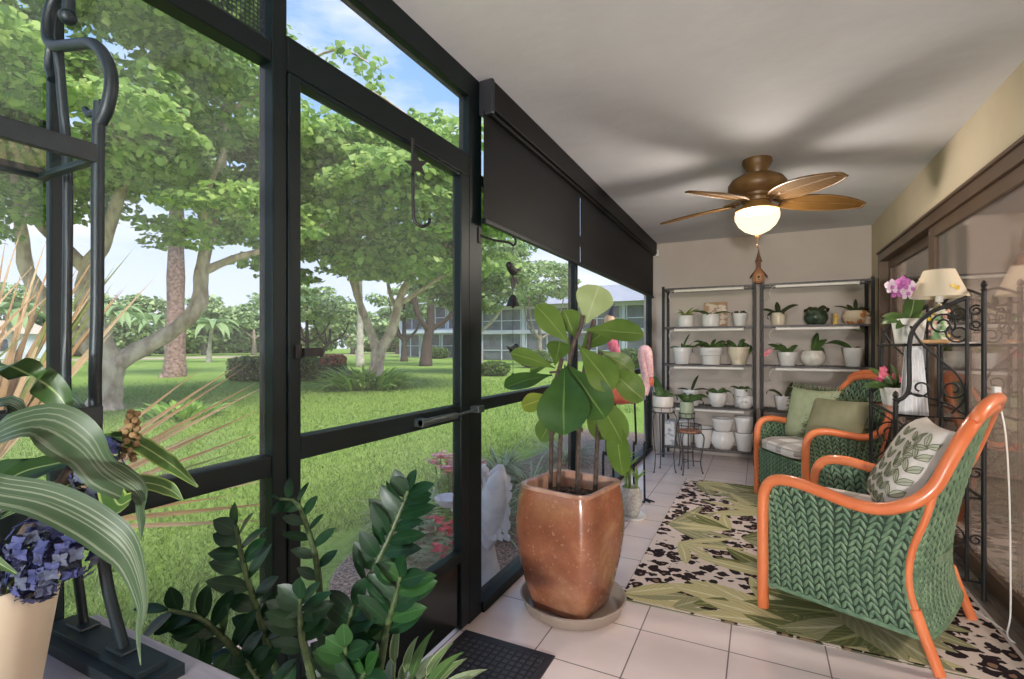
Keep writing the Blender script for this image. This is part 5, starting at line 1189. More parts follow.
LSH = leafmat('lamp_shade_linen', lin(240, 228, 206), lin(234, 220, 196), trans=.35, rough=.8)
m = MB(); m.lathe([(.122, .245), (.066, .385)], 32, cap0=False, cap1=False); m.lathe([(.0635, .385), (.1195, .245)], 32, cap0=False, cap1=False); m.build('lamp_shade', LSH, t, sm=180)
m = MB()
for z, r_ in ((.245, .121), (.385, .065)): m.tube(arc((0, 0, z), r_, 0, 2*PI, (1, 0, 0), (0, 1, 0), 32)[:-1], .0022, 6, closed=True)
for k in range(3): a = k*2.09; m.tube([(0, 0, .30), (.066*math.cos(a), .066*math.sin(a), .384)], .0018, 5)
m.build('shade_ring', CREAM, t)
m = MB()
for a, e, s in ((-.6, .0, 1), (-.6, .5, 1), (2.6, .2, 1), (2.4, -.3, 1)): m.leaf((.085*math.cos(-1.2)+.006, .085*math.sin(-1.2)-.02, .285), (math.cos(a)*.8, -.1, math.sin(a+e)+.2), .022, .018, up=(.3, -1, .3), droop=0, prof='obov', n=3)
m.build('butterfly_print', mat('butterfly_yellow', lin(226, 190, 70)), t)
def whitesq(n, label, loc, r, h):
    t = thing(n, label, 'potted plant', loc, .35); m = MB(); m.lathe([(0, 0), (r*.74, 0), (r*.78, .006), (r, h), (r*1.0, h+.003), (r*.92, h), (r*.90, h*.85)], 32, sq=8, cap1=False); m.build('pot', WHITEC, t, sm=50)
    m = MB(); m.lathe([(0, h*.84), (r*.9, h*.84), (0, h*.88)], 24, sq=8); m.build('soil', SOIL, t); return t
t = whitesq('orchid_plant', 'purple and white moth orchid in a square white pot on the etagere top', (.735, 3.45, ez), .062, .135)
m = MB(); 
for a, e, L, W, dr in ((20, 2.6, .28, .085, .4), (200, .45, .15, .055, 2.0), (235, .3, .12, .05, 2.0), (165, .8, .14, .055, 1.4), (330, .5, .16, .06, 1.7)):
    a = math.radians(a); m.leaf((0, 0, .12), (math.cos(a), math.sin(a), e), L, W, up=(-.2, -.8, .6), droop=dr, prof='strap', n=9)
m.build('leaves', ORCH, t)
m = MB(); m.tube(smooth([(0, 0, .12), (.02, -.01, .22), (.0, -.02, .29), (-.04, -.04, .325), (-.10, -.06, .33), (-.13, -.07, .315)], 5), .003, 6); m.build('flower_spike', STEMG, t)
m = MB(); PUR = mat('orchid_purple', lin(178, 82, 162), lin(206, 128, 190), 60, .5); PWH = mat('orchid_white', lin(240, 226, 232), lin(226, 196, 214), 60, .5)
for c, mi in (((-.13, -.07, .31), 1), ((-.085, -.085, .325), 0), ((-.10, -.06, .285), 0), ((-.03, -.07, .30), 1), ((-.055, -.075, .275), 1), ((-.005, -.06, .275), 1)):
    c = V(c)
    for j in range(5):
        a = 2*PI*j/5+PI/2; m.leaf(c, (math.cos(a), -.25, math.sin(a)), .042, .040 if j in (1, 4) else .028, up=(0, -1, 0), droop=.2, prof='obov', n=4, mi=mi)
    m.ball(c+V((0, -.012, -.006)), .009, 6, mi=0, sc=(1, 1.4, 1.2))
m.build('blossoms', [PUR, PWH], t)
t = thing('book', 'closed pale booklet lying on the etagere top beside the lamp', 'booklet', (.905, 3.24, ez), .2)
m = MB(); m.box((-.035, -.07, 0), (.035, .07, .008)); m.build('cover', mat('booklet_cover', lin(214, 206, 198), lin(150, 144, 140), 40, .6), t, sm=0, bevel=.001)
m = MB(); m.box((-.034, -.069, .0015), (.0365, .071, .0065)); m.build('pages', mat('paper', lin(244, 240, 232)), t, sm=0)
# pleated white cloth hanging from the upper shelf
m = MB(); N = 40; vs = []
for i in range(N+1):
    for j in range(15):
        v = j/14; x = (-.5+i/N)*(.085+.06*v); vs.append((x, .012*math.sin(i*1.1)*(.4+.6*v), -v*.37))
m.add(vs, [(i*15+j, i*15+j+1, (i+1)*15+j+1, (i+1)*15+j) for i in range(N) for j in range(14)])
def cloth():
    m_, nt, b = nodes_of('white_cotton'); b.inputs['Roughness'].default_value = .9
    f = noisy(nt, 40, 3, stretch=(1, 1, .25)); nt.links.new(ramp(nt, f, [(.3, lin(216, 214, 216)), (.7, lin(238, 236, 236))]), b.inputs['Base Color']); bump(nt, b, f, .5, .006); return m_
t = thing('white_towel', 'white textured towel hanging below the orchid from the etagere shelf', 'towel', (.725, 3.30, ez-.012), .45)
m.build('fabric', cloth(), t, sm=180, solid=.006)
hk = MB(); hk.tube(smooth([(0, 0, -.005), (0, -.01, .005), (0, 0, .012), (0, .012, .004)], 5), .003, 6); hk.build('loop', WHITEP, t)
t = whitesq('potted_greens', 'small pink flowering plant in a white pot on the etagere second shelf', (.695, 3.58, .888), .055, .10)
m = MB(); f = MB()
for k in range(26):
    a = k*2.4; e = R.uniform(.3, 1.8); m.leaf((0, 0, .09), (math.cos(a), math.sin(a), e), R.uniform(.1, .2), .04, up=(0, -.7, .7), droop=1, prof='ell', n=5)
for k in range(7):
    a = k*2.4; c = V((math.cos(a)*.07-.02, math.sin(a)*.07-.03, .13+.012*k))
    for j in range(5): f.leaf(c, (math.cos(j*1.257), -.3, math.sin(j*1.257)), .026, .022, up=(0, -1, 0), droop=.2, prof='obov', n=3)
m.build('leaves', ORCH, t); f.build('blossoms', mat('magenta_petal', lin(188, 52, 92), lin(222, 120, 140), 40, .5), t)
# white lamp cable
m = MB(); m.tube(smooth([(.965, 3.02, 1.02), (.975, 2.96, .85), (.968, 2.90, .60), (.972, 2.90, .30), (.962, 2.87, .08), (.93, 2.80, .014), (.955, 2.74, .012), (.945, 2.82, .012), (.88, 3.02, .014), (.80, 3.10, .016)], 8), .0032, 7); o = m.build('power_cord', WHITEP); tag(o, 'white power cord hanging and looping on the floor beside the glass door', 'cord')
pl = MB(); pl.box((.952, 3.005, 1.005), (.978, 3.035, 1.045)); pl.build('plug', WHITEP, o, sm=0, bevel=.004)
# ---------------------------------------------------------------- fiddle leaf fig in its planter
def planter_mat():
    m, nt, b = nodes_of('amber_planter_glaze'); b.inputs['Roughness'].default_value = .22; b.inputs['Coat Weight'].default_value = .4
    a = ramp(nt, noisy(nt, 3.2, 6, rough=.65), [(.25, lin(112, 66, 48)), (.5, lin(150, 94, 68)), (.72, lin(184, 134, 102))])
    sp = noisy(nt, 60, 3)
    nt.links.new(mixc(nt, ramp(nt, sp, [(.62, (0, 0, 0, 1)), (.74, (.5, .5, .5, 1))]), a, lin(196, 160, 130)), b.inputs['Base Color'])
    bump(nt, b, noisy(nt, 18, 3), .12, .006); return m
PGL = planter_mat(); RIMG = mat('planter_rim_glaze', lin(196, 160, 140), lin(170, 122, 100), 14, .25)
PX, PYY = -.805, 2.25
sau = thing('planter_saucer', 'wide taupe plastic saucer under the amber planter', 'saucer', (PX+.012, PYY-.005, 0))
m = MB(); m.lathe([(0, 0), (.205, 0), (.225, .012), (.243, .060), (.249, .066), (.241, .068), (.232, .058), (.213, .016), (.20, .010), (0, .010)], 48); m.build('dish', mat('taupe_plastic', lin(158, 142, 128), lin(170, 154, 140), 6, .35), sau, sm=60)
ft = thing('fiddle_leaf_fig', 'fiddle leaf fig with big leaves in a bulging amber glazed square planter', 'potted plant', (0, 0, 0))
PZ = .012
pf = [(.0, 0), (.136, 0), (.146, .012), (.168, .10), (.192, .22), (.207, .34), (.206, .43), (.198, .51), (.188, .560)]
m = MB(); m.lathe([(r_, z+PZ) for r_, z in pf], 64, (0, 0, 0), sq=6.5, cap1=False); pot = m.build('planter', PGL, ft, sm=60, loc=(PX, PYY, 0)); pot.rotation_euler.z = -.19
m = MB(); m.lathe([(.188, .558+PZ), (.192, .566+PZ), (.190, .575+PZ), (.180, .577+PZ), (.168, .572+PZ), (.166, .555+PZ), (.168, .48+PZ)], 64, (0, 0, 0), sq=6.5, cap0=False, cap1=False); m.build('rim', RIMG, pot, sm=60)
m = MB(); m.lathe([(0, .512), (.160, .512), (.13, .518), (0, .522)], 48, (PX, PYY, 0), sq=4)
for k in range(70): a = R.random()*6.28; r_ = .13*math.sqrt(R.random()); m.ball((PX+r_*math.cos(a), PYY+r_*math.sin(a), .524), R.uniform(.006, .014), 5, sc=(1, 1, .6))
m.build('bark_soil', SOIL, ft)
m = MB()
for pts in (((-.919, 2.275, .515), (-.906, 2.28, .968), (-.869, 2.304, 1.17)), ((-.876, 2.267, .515), (-.862, 2.285, .87), (-.825, 2.325, 1.21), (-.79, 2.34, 1.31), (-.778, 2.35, 1.38)), ((-.787, 2.289, .515), (-.784, 2.324, .919), (-.755, 2.373, 1.25), (-.735, 2.40, 1.36)), ((-.72, 2.36, .515), (-.715, 2.39, .8), (-.70, 2.40, 1.05), (-.705, 2.40, 1.20)), ((-.83, 2.32, 1.15), (-.86, 2.30, 1.11), (-.925, 2.28, 1.10)), ((-.71, 2.39, 1.0), (-.66, 2.41, .985), (-.645, 2.413, .965))):
    m.tube(smooth(pts, 5), .0115 if pts[0][2] < .6 else .006, 8)
m.build('stems', BARKD, ft)
FG = [leafmat('fig_leaf_deep', lin(44, 76, 30), lin(66, 98, 42), lin(112, 138, 74), .03, 7, .32, .22), leafmat('fig_leaf_mid', lin(84, 112, 46), lin(106, 132, 60), lin(144, 162, 94), .03, 7, .34, .3), leafmat('fig_leaf_underside', lin(158, 174, 116), lin(176, 188, 132), lin(196, 204, 152), .03, 7, .5, .35), leafmat('fig_leaf_yellowing', lin(160, 164, 56), lin(126, 144, 50), lin(188, 180, 96), .04, 7, .4, .3)]
FIG = [
((-.79, 2.421, 1.336), (-.726, 2.431, 1.52), .165, 2), ((-.777, 2.349, 1.308), (-.516, 2.423, 1.307), .135, 1), ((-.834, 2.321, 1.235), (-.942, 2.212, 1.412), .115, 1), ((-.829, 2.38, 1.27), (-.862, 2.341, 1.399), .125, 1),
((-.839, 2.263, 1.139), (-.789, 2.095, .872), .215, 0), ((-.833, 2.288, 1.138), (-.647, 2.246, .926), .175, 0), ((-.789, 2.31, 1.235), (-.623, 2.314, 1.047), .15, 1), ((-.702, 2.386, 1.137), (-.507, 2.45, .993), .14, 1), ((-.726, 2.431, 1.21), (-.571, 2.563, 1.108), .10, 1),
((-.9, 2.288, 1.122), (-1.062, 2.174, 1.201), .085, 1), ((-.902, 2.254, 1.09), (-1.034, 2.054, 1.064), .10, 0), ((-.925, 2.329, 1.15), (-1.07, 2.362, 1.116), .08, 1), ((-.905, 2.301, .987), (-1.062, 2.264, .935), .085, 3), ((-.926, 2.354, 1.134), (-.932, 2.44, 1.255), .11, 1),
((-.737, 2.336, 1.041), (-.593, 2.385, .779), .13, 1), ((-.65, 2.413, .965), (-.606, 2.434, .622), .11, 1), ((-.896, 2.346, .935), (-.985, 2.302, .77), .105, 1), ((-.79, 2.421, .933), (-.722, 2.544, .741), .095, 1), ((-.851, 2.368, .96), (-.862, 2.475, .783), .095, 1), ((-.80, 2.36, 1.20), (-.70, 2.50, 1.32), .11, 1), ((-.86, 2.34, 1.05), (-.99, 2.44, .99), .10, 1), ((-.76, 2.37, 1.12), (-.74, 2.56, 1.02), .11, 0)]
camd = V((.75, -2.35, .1))
for i, (p, q, W, mi) in enumerate(FIG):
    p, q = V(p), V(q); d = q-p; L = d.length*1.04; up = camd.cross(d); up = d.cross(up)
    if up.z < -.05: pass
    up = (-d.cross(camd).cross(d)).normalized(); up = camd-d*(camd.dot(d)/d.length_squared)
    tl = V((R.uniform(-.5, .5), R.uniform(-.3, .3), .55)); up = up.normalized()*.8+tl
    m = MB(); m.leaf(p+d*.06, d, L*.98, W*1.15, up=up, droop=.25, fold=.16, prof='obov', n=14, wave=.05); m.tube([p, p+d*.03, p+d*.08], .0045, 6)
    m.build('leaf', FG[mi], ft, sm=180)

# ---------------------------------------------------------------- hanging things at the screens
hs = thing('star_hook', 'black metal hook with a star hanging from the door top rail', 'hook', (0, 0, 0))
m = MB(); x = LX+.016
star = []; su = V((.62, .78, 0)); sn = V((.78, -.62, 0)); sc_ = V((x+.016, 1.472, 1.885))
for k in range(10):
    r_ = .046 if k % 2 == 0 else .019; a = PI/2+k*PI/5+.12; star.append(sc_+su*(r_*math.cos(a))+V((0, 0, r_*math.sin(a))))
m.loft([star, [p+sn*.010 for p in star]]); m.build('star', IRON, hs, sm=0, bevel=.002)
m = MB(); m.tube(smooth([(x, 1.47, 1.955), (x, 1.473, 1.85), (x, 1.476, 1.72), (x+.004, 1.482, 1.685), (x+.02, 1.50, 1.670), (x+.03, 1.528, 1.685), (x+.03, 1.536, 1.705)], 6), .006, 8); m.tube([(x, 1.47, 1.955), (x-.0, 1.47, 1.985)], .0075, 8); m.build('hook', IRON, hs)
bk = thing('wall_bracket', 'black scrolled iron bracket arm holding the bird chime beside the door post', 'bracket', (0, 0, 0))
m = MB(); m.tube(smooth([(LX+.004, 1.982, 1.735), (-1.135, 2.10, 1.735), (-1.12, 2.22, 1.745), (-1.115, 2.262, 1.738), (-1.112, 2.285, 1.757), (-1.112, 2.275, 1.778), (-1.112, 2.258, 1.778)], 6), .006, 8); m.build('arm', IRON, bk)
m = MB(); m.box((LX-.0, 1.968, 1.70), (LX+.006, 1.998, 1.77)); m.build('plate', IRON, bk, sm=0, bevel=.002)
ch_ = thing('bird_chime', 'dark metal bird and bell chime hanging from the iron bracket', 'wind chime', (-1.113, 2.255, 0))
m = MB(); m.tube([(0, 0, 1.732), (0, 0, 1.625)], .0014, 5); m.tube([(0, 0, 1.60), (0, 0, 1.47)], .0014, 5); m.tube([(0, 0, 1.43), (0, 0, 1.24)], .0014, 5); m.tube([(0, 0, 1.18), (0, 0, 1.08)], .0014, 5); m.build('chain', IRON, ch_)
def bird(nm, z, s, flip=1):
    m = MB(); m.loft([[(0+r_*.7*math.cos(a), flip*k*s, z+dz*s+r_*s*math.sin(a)) for a in [2*PI*j/10 for j in range(10)]] for k, r_, dz in ((-.060, .004, .012), (-.048, .016, .010), (-.03, .022, .004), (-.005, .026, -.004), (.02, .020, -.006), (.045, .010, .002), (.085, .004, .016))])
    m.ball((0, -flip*.045*s, z+.018*s), .017*s, 7); m.tube([(0, -flip*.058*s, z+.018*s), (0, -flip*.075*s, z+.013*s)], [.005*s, .001], 5); m.build(nm, IRON, ch_)
bird('bird', 1.612, 1.0)
m = MB(); m.leaf((0, 0, 1.575), (0, .5, -.2), .09, .035, up=(1, 0, .3), droop=.2, prof='ell', n=5); m.leaf((0, 0, 1.585), (0, -.15, -1), .075, .055, up=(1, 0, .3), droop=.1, prof='ell', n=5); m.build('leaf_charm', IRON, ch_)
m = MB(); m.lathe([(0, .048), (.010, .046), (.020, .030), (.026, .010), (.036, -.008), (.030, -.008), (0, .0)], 14, (0, 0, 1.44)); m.ball((0, 0, 1.43), .009, 6); m.build('bell', IRON, ch_)
bird('bird', 1.215, .8, -1)
m = MB(); m.ball((0, 0, 1.06), .02, 8, sc=(.6, .8, 1.8)); m.build('drop_charm', IRON, ch_)

# ---------------------------------------------------------------- bench, iron rack, dracaena, zz plant
GBEN = mat('grey_painted_wood', lin(150, 144, 152), lin(166, 160, 168), 5, .5, bmp=.1, stretch=(1, 8, 1))
be = thing('side_bench', 'grey painted wooden bench against the screens in the near left corner', 'bench', (0, 0, 0))
def bq(name, boxes, mt=GBEN, bev=.006):
    m = MB()
    for lo, hi in boxes: m.box(lo, hi)
    m.build(name, mt, be, sm=0, bevel=bev)
bq('top', [((-1.135, -.75, .69), (-.70, .505, .72))]); bq('apron', [((-1.11, -.72, .61), (-.73, .47, .69))])
for x in (-1.115, -.755):
    for y in (-.72, .44): bq('leg', [((x, y, 0), (x+.04, y+.04, .61))])
rk = thing('iron_shelf_rack', 'dark iron shelf rack with a scrolled top and glass shelves, standing on the grey bench', 'shelf rack', (0, 0, 0))
TEAL = mat('dark_teal_iron', lin(15, 25, 30), lin(24, 36, 42), 20, .45, .2)
RY = .0
for dy in (0, -.85):
    m = MB(); m.tube(smooth([(-.899, .403+dy, 1.60), (-.901, .401+dy, 1.528), (-.903, .401+dy, 1.3), (-.911, .402+dy, 1.14), (-.916, .415+dy, .895), (-.908, .440+dy, .742)], 6), .0085, 10)
    m.tube(smooth([(-1.022, .414+dy, 1.78), (-1.026, .415+dy, 1.81), (-1.045, .414+dy, 1.822), (-1.068, .409+dy, 1.80), (-1.072, .406+dy, 1.755), (-1.052, .406+dy, 1.729), (-.982, .406+dy, 1.712), (-.920, .405+dy, 1.695), (-.886, .407+dy, 1.66), (-.876, .407+dy, 1.625), (-.884, .405+dy, 1.59), (-.899, .403+dy, 1.57)], 6), .009, 10)
    m.tube(smooth([(-.890, .403+dy, 1.60), (-.905, .403+dy, 1.588), (-.928, .402+dy, 1.588), (-.940, .402+dy, 1.598)], 5), .0055, 8); m.build('front_upright', TEAL, rk)
    m = MB(); m.tube(smooth([(-1.072, .412+dy, 1.68), (-1.082, .412+dy, 1.705), (-1.074, .412+dy, 1.735), (-1.058, .413+dy, 1.73), (-1.060, .42+dy, 1.66), (-1.066, .431+dy, 1.50), (-1.069, .430+dy, 1.137), (-1.056, .437+dy, .88), (-1.048, .447+dy, .742)], 6), .0072, 9); m.ball((-1.027, .415+dy, 1.775), .013, 8); m.build('back_upright', TEAL, rk)
    m = MB(); m.box((-1.125, .40+dy, .72), (-.80, .47+dy, .738)); m.tube([(-.80, .40+dy+.035, .729), (-.80, .40+dy+.0351, .7295)], .001, 4); m.box((-1.105, .415+dy, .738), (-.82, .455+dy, .747)); m.build('foot_plinth', TEAL, rk, sm=0, bevel=.006)
    m = MB(); m.box((-.935, .425+dy, .746), (-.885, .455+dy, .752)); m.build('foot_plate', TEAL, rk, sm=0, bevel=.002); m = MB(); m.box((-1.072, .43+dy, .746), (-1.022, .46+dy, .752)); m.build('foot_plate', TEAL, rk, sm=0, bevel=.002)
for z in (1.51, 1.115):
    m = MB(); m.box((-.906, -.45, z-.004), (-.894, .405, z+.024)).box((-1.075, -.45, z-.004), (-1.063, .405, z+.014)); m.box((-1.063, .39, z-.004), (-.906, .402, z+.006)).box((-1.063, -.45, z-.004), (-.906, -.438, z+.006))
    sh = m.build('shelf_frame', TEAL, rk, sm=0, bevel=.001)
    m = MB(); m.box((-1.063, -.438, z), (-.906, .39, z+.005)); m.build('glass_shelf', SHELFGLASS, sh, sm=0)

dp = thing('dracaena', 'striped corn plant with long drooping leaves in a white pot on the grey bench', 'potted plant', (0, 0, 0))
m = MB(); pr, ri = potprof('taper', .105, .19); m.lathe([(r_, z+.72) for r_, z in pr], 36, (-.965, .275, 0), cap1=False, wob=lambda a, z: 1+.012*math.sin(a*3+1))
m.build('pot', mat('cream_textured_pot', lin(222, 206, 184), lin(214, 197, 174), 5, .6, bmp=.12, bscale=14), dp, sm=60)
m = MB(); m.lathe([(0, .88), (.092, .88), (0, .892)], 24, (-.965, .275, 0)); m.build('soil', SOIL, dp)
m = MB(); m.tube(smooth([(-.965, .275, .88), (-.955, .285, 1.0), (-.965, .295, 1.14)], 5), .013, 9); m.tube(smooth([(-.95, .29, .88), (-.925, .33, .97), (-.90, .37, 1.05)], 5), .010, 9); m.build('cane', BARKD, dp)
DL = [leafmat('corn_leaf_striped', lin(46, 66, 44), lin(68, 88, 60), None, scale=5, rough=.42, trans=.12, stripes=(lin(108, 118, 98), .52)), leafmat('corn_leaf_dark', lin(40, 64, 32), lin(62, 90, 44), lin(150, 168, 110), .05, 5, .38, .15), leafmat('corn_leaf_edged', lin(52, 82, 38), lin(78, 108, 50), lin(168, 178, 120), .05, 5, .38, .2, edge=(lin(140, 160, 84), .08))]
DR = dict(
L1=([(-.94, .292, 1.15), (-.872, .282, 1.203), (-.887, .319, 1.189), (-.88, .345, 1.161), (-.857, .356, 1.118)], [.02, .034, .042, .036, .004], 1),
L2=([(-.95, .285, 1.08), (-.854, .273, 1.117), (-.823, .306, 1.13), (-.803, .338, 1.101), (-.796, .364, 1.057), (-.781, .394, 1.023), (-.786, .403, .99), (-.787, .402, .955)], [.02, .046, .058, .062, .056, .042, .03, .018, .003], 0),
L3=([(-.999, .375, 1.185), (-.951, .388, 1.139), (-.893, .405, 1.095)], [.012, .034, .003], 0),
L4=([(-1.041, .30, 1.035), (-1.008, .326, 1.038), (-.956, .352, 1.046), (-.904, .378, 1.064)], [.03, .05, .04, .003], 1),
L5=([(-.955, .31, .99), (-.934, .34, 1.01), (-.897, .359, 1.028), (-.862, .393, 1.038)], [.012, .026, .03, .003], 2),
L6=([(-.85, .36, 1.08), (-.823, .373, 1.066), (-.801, .373, 1.028), (-.78, .372, 1.014), (-.764, .378, 1.022)], [.012, .03, .032, .034, .02], 2),
L7=([(-.95, .422, 1.084), (-.903, .445, 1.08), (-.868, .485, 1.038), (-.836, .512, .996)], [.012, .028, .026, .003], 2),
L8=([(-.93, .275, 1.02), (-.80, .235, 1.072), (-.776, .251, 1.064), (-.738, .281, 1.049), (-.711, .317, 1.013), (-.689, .339, .973), (-.685, .352, .911), (-.690, .35, .873), (-.688, .351, .834)], [.015, .03, .036, .04, .044, .044, .036, .018, .008, .002], 0),
L9=([(-.93, .38, 1.03), (-.884, .454, 1.012), (-.858, .479, .998), (-.838, .489, .980)], [.012, .026, .022, .003], 2),
L10=([(-.99, .28, 1.06), (-1.03, .31, 1.12), (-1.035, .345, 1.14), (-1.02, .37, 1.10)], [.02, .04, .036, .003], 0),
L11=([(-.96, .29, 1.02), (-.928, .321, 1.052), (-.903, .356, 1.062), (-.872, .393, 1.072)], [.02, .034, .034, .003], 1),
L12=([(-.96, .26, 1.0), (-.87, .20, 1.03), (-.80, .22, 1.02), (-.76, .26, .97)], [.02, .035, .03, .003], 1))
for k, (pts, ws, mi) in DR.items():
    m = MB(); m.ribbon(pts, ws, up=(.15, -.75, .65), fold=.22); m.build('leaf', DL[mi], dp, sm=180)
m = MB()
for k in range(26):
    t_ = k/25; a = k*2.4; r_ = .012*(1-t_*.6); m.ball((-.905+.012*t_+r_*math.cos(a), .445+r_*math.sin(a), 1.05+.075*t_), .0055, 5)
m.build('flower_spike', mat('tan_buds', lin(150, 122, 82), lin(120, 96, 66), 40, .7), dp)
bf = thing('blue_flowers', 'bunch of blue purple artificial hydrangea blooms tucked round the corn plant stem', 'flowers', (0, 0, 0))
BLU = [mat('blue_petal', lin(38, 46, 92), lin(60, 66, 114), 60, .7), mat('indigo_petal', lin(24, 25, 54), lin(40, 42, 78), 60, .7), mat('grey_blue_petal', lin(58, 64, 84), lin(76, 82, 102), 60, .7)]
m = MB()
for c, r_, n in (((-.881, .300, .931), .04, 60), ((-.872, .318, .965), .035, 50), ((-.845, .343, .950), .042, 70), ((-.860, .32, .925), .034, 50), ((-.864, .385, 1.045), .03, 45), ((-.855, .385, 1.005), .03, 45), ((-.90, .41, 1.07), .02, 20)):
    for k in range(n):
        g = V((R.gauss(0, 1), R.gauss(0, 1), R.gauss(0, 1))).normalized(); p = V(c)+g*r_*R.uniform(.75, 1)
        o1 = g.orthogonal().normalized(); mi = R.randrange(3)
        for j in range(4):
            d = Matrix.Rotation(j*PI/2, 3, g) @ o1; m.leaf(p, d+g*.25, .011, .010, up=g, droop=.2, prof='obov', n=2, mi=mi)
m.build('petals', BLU, bf)
m = MB(); [m.tube(smooth([(-.96, .285, .885), (c[0]-.02, c[1]-.01, c[2]-.05), c], 4), .003, 5) for c in ((-.881, .300, .931), (-.845, .343, .95), (-.864, .385, 1.045), (-.855, .385, 1.005))]; m.build('stems', STEMG, bf)

# zz plant
zp = thing('zz_plant', 'dark glossy zz plant with upright stalks of oval leaves in front of the door', 'potted plant', (0, 0, 0))
ZC = (-.90, .90)
m = MB(); m.lathe([(0, 0), (.11, 0), (.12, .01), (.15, .26), (.158, .30), (.15, .303), (.142, .27)], 36, (ZC[0], ZC[1], 0), cap1=False); m.build('pot', mat('charcoal_pot', lin(62, 60, 62), lin(76, 74, 76), 10, .4), zp, sm=60)
m = MB(); m.lathe([(0, .262), (.145, .262), (0, .272)], 24, (ZC[0], ZC[1], 0)); m.build('soil', SOIL, zp)
ZL = [leafmat('zz_leaf_dark', lin(16, 42, 22), lin(27, 58, 31), lin(48, 82, 48), .03, 8, .36, .06), leafmat('zz_leaf_new', lin(32, 66, 28), lin(46, 84, 38), lin(70, 108, 58), .03, 8, .36, .1)]
ZST = mat('zz_stalk', lin(48, 66, 36), lin(76, 92, 54), 60, .5)
ZZ = dict(
S1=([(-.925, .881, .30), (-.987, .794, .464), (-.999, .755, .601), (-1.017, .723, .748), (-1.033, .716, .835)], 15, 1),
S2=([(-.92, .861, .30), (-.989, .737, .497), (-1.008, .683, .598), (-1.033, .637, .67), (-1.061, .59, .702)], 13, 1),
S3=([(-.929, .934, .29), (-.994, .924, .534), (-1.016, .925, .669), (-1.037, .915, .759), (-1.054, .895, .831), (-1.075, .862, .848)], 11, .75),
S4=([(-.863, .934, .31), (-.906, .935, .55), (-.874, .973, .663), (-.846, .998, .74), (-.821, 1.022, .82), (-.807, 1.028, .86)], 17, 1.15),
S5=([(-.886, .849, .30), (-.88, .769, .573), (-.865, .743, .66), (-.865, .743, .70)], 9, .9),
S6=([(-.839, .924, .30), (-.773, .9, .554), (-.739, .895, .66), (-.722, .892, .715)], 13, 1.1),
S8=([(-.855, .865, .30), (-.799, .814, .50), (-.781, .785, .60)], 9, 1),
S9=([(-.919, .866, .30), (-.997, .678, .50), (-1.003, .619, .575), (-1.01, .593, .60)], 9, 1),
S10=([(-.85, .89, .30), (-.80, .83, .45), (-.74, .80, .55)], 11, 1.1),
S11=([(-.93, .86, .30), (-.955, .74, .48), (-.95, .68, .58)], 9, 1),
S12=([(-.88, .88, .30), (-.86, .85, .5), (-.83, .86, .64)], 11, 1.05))
for nm, (pts, nl, sc) in ZZ.items():
    pp = smooth(pts, 6); k = len(pp); m = MB(); m.tube(pp,[.0105*(1-.6*i/(k-1)) for i in range(k)], 8); sto = m.build('stalk', ZST, zp)
    lf = MB()
    nl += 3
    for i in range(nl):
        t_ = .34+.66*i/(nl-1); q = t_*(k-1); a = int(q); p = pp[min(a, k-1)].lerp(pp[min(a+1, k-1)], q-a)
        tg = (pp[min(a+1, k-1)]-pp[max(a-1, 0)]).normalized()
        sd = tg.cross(V((.5, -.75, .3))).normalized(); s_ = 1 if i % 2 else -1
        if i == nl-1: s_ = 0
        d = sd*s_*.85+tg*(.55 if s_ else 1)+V((R.uniform(-.25, .25), R.uniform(-.35, .15), R.uniform(-.1, .25)))
        lf.leaf(p, d, .070*sc*R.uniform(.85, 1.15)*(.8+.4*math.sin(PI*t_)), .037*sc, up=(R.uniform(-.5, .5), -.8, .6), droop=.25, fold=.12, prof='ell', n=7, mi=1 if (nm in ('S10', 'S8', 'S6') and R.random() < .35) else 0)
    lf.build('leaflets', ZL, sto, sm=180)
# variegated leafy plant in front of the kick panel
vp = thing('lily_plant', 'bushy potted lily with pale edged green leaves beside the rubber door mat', 'potted plant', (-.80, .965, 0))
m = MB(); pr, ri = potprof('taper', .11, .30); m.lathe(pr, 28, cap1=False); m.build('pot', CELADON, vp, sm=60); m = MB(); m.lathe([(0, .262), (ri, .262), (0, .27)], 20); m.build('soil', SOIL, vp)
m = MB(); stm = MB()
for k in range(70):
    a = k*2.4+R.uniform(-.3, .3); e = R.uniform(.35, 2.2); d = V((math.cos(a), math.sin(a), e)).normalized(); L = R.uniform(.06, .15)
    b_ = V((.02*math.cos(a), .02*math.sin(a), .265)); p = b_+d*L; stm.tube([b_, b_+d*L*.5+V((0, 0, .012)), p], .0025, 5)
    m.leaf(p, d+V((0, 0, -.25)), R.uniform(.09, .14), R.uniform(.022, .034), up=(0, -.6, .8), droop=.9, fold=.3, prof='lance', n=7, mi=k % 3)
m.build('leaves', [leafmat('lily_leaf_edged', lin(96, 120, 70), lin(118, 140, 88), lin(160, 174, 122), .05, 8, .4, .15, edge=(lin(186, 192, 150), .07)), leafmat('lily_leaf_green', lin(58, 88, 44), lin(84, 112, 58), lin(120, 144, 84), .05, 8, .4, .15), leafmat('lily_leaf_grey', lin(120, 134, 100), lin(148, 160, 126), lin(178, 186, 150), .05, 8, .4, .15)], vp, sm=180); stm.build('stems', STEMG, vp)
# ---------------------------------------------------------------- camera, sky, lamps
cam = bpy.data.cameras.new('camera'); cam.sensor_width = 36; cam.lens = 500/1024*36; cam.shift_y = 6.5/1024; cam.clip_end = 500; cam.clip_start = .02
co = bpy.data.objects.new('camera', cam); COL.objects.link(co); co.location = (0, 0, 1.23); co.rotation_euler = (PI/2, 0, math.radians(26.38)); SC.camera = co

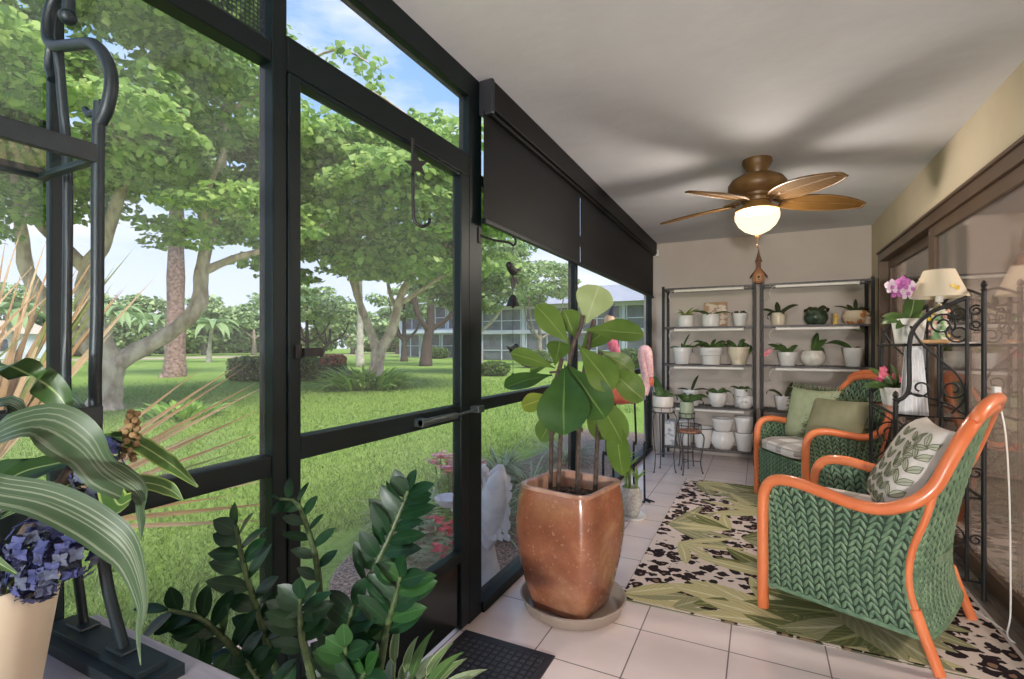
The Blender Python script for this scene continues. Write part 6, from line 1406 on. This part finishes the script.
w = bpy.data.worlds.new('sky'); SC.world = w; w.use_nodes = True; nt = w.node_tree
bg = nt.nodes['Background']; t = nt.nodes.new('ShaderNodeTexCoord'); sp = nt.nodes.new('ShaderNodeSeparateXYZ'); nt.links.new(t.outputs['Generated'], sp.inputs[0])
grad = ramp(nt, sp.outputs[2], [(0, lin(218, 226, 242)), (.12, lin(208, 220, 242)), (.38, lin(150, 190, 238)), (.8, lin(96, 150, 222))])
mp = nt.nodes.new('ShaderNodeMapping'); mp.inputs['Scale'].default_value = (1, 1, 3); nt.links.new(t.outputs['Generated'], mp.inputs['Vector'])
ns = nd(nt, 'ShaderNodeTexNoise', Scale=2.2, Detail=6, Roughness=.6); nt.links.new(mp.outputs[0], ns.inputs['Vector'])
col = mixc(nt, ramp(nt, ns.outputs['Fac'], [(.48, (0, 0, 0, 1)), (.66, (.85, .85, .85, 1))]), grad, lin(240, 242, 248))
nt.links.new(col, bg.inputs['Color']); bg.inputs['Strength'].default_value = 1.25

def light(name, typ, loc, e, col, **kw):
    l = bpy.data.lights.new(name, typ); l.energy = e; l.color = col
    for k, v in kw.items(): setattr(l, k, v)
    o = bpy.data.objects.new(name, l); COL.objects.link(o); o.location = loc; return o
s = light('sun', 'SUN', (0, 0, 20), 4.6, (1, .95, .86), angle=math.radians(25))
s.rotation_euler = V((-.55, .25, -.8)).to_track_quat('-Z', 'Y').to_euler()
light('fan_lamp_bulb', 'POINT', (-.017, 3.622, 2.01), 52, (1, .94, .87), shadow_soft_size=.10)
light('fill_lamp_bulb', 'POINT', (.30, -2.8, 1.06), 1350, (.90, .95, 1), shadow_soft_size=.12)  # source of the added, unseen fill lamp behind the camera
light('interior_fill_light', 'POINT', (3.2, 2.6, 2.0), 320, (1, .93, .85), shadow_soft_size=.15)  # added light without a fixture, brightens the room behind the glass

SC.view_settings.view_transform = 'Standard'; SC.view_settings.look = 'None'; SC.view_settings.gamma = 1; SC.view_settings.use_curve_mapping = False
SC.view_settings.exposure = .15
SC.cycles.use_denoising = True
SC.cycles.max_bounces = 10; SC.cycles.diffuse_bounces = 5; SC.cycles.glossy_bounces = 4; SC.cycles.transparent_max_bounces = 24; SC.cycles.sample_clamp_indirect = 6
SC.cycles.caustics_reflective = False; SC.cycles.caustics_refractive = False
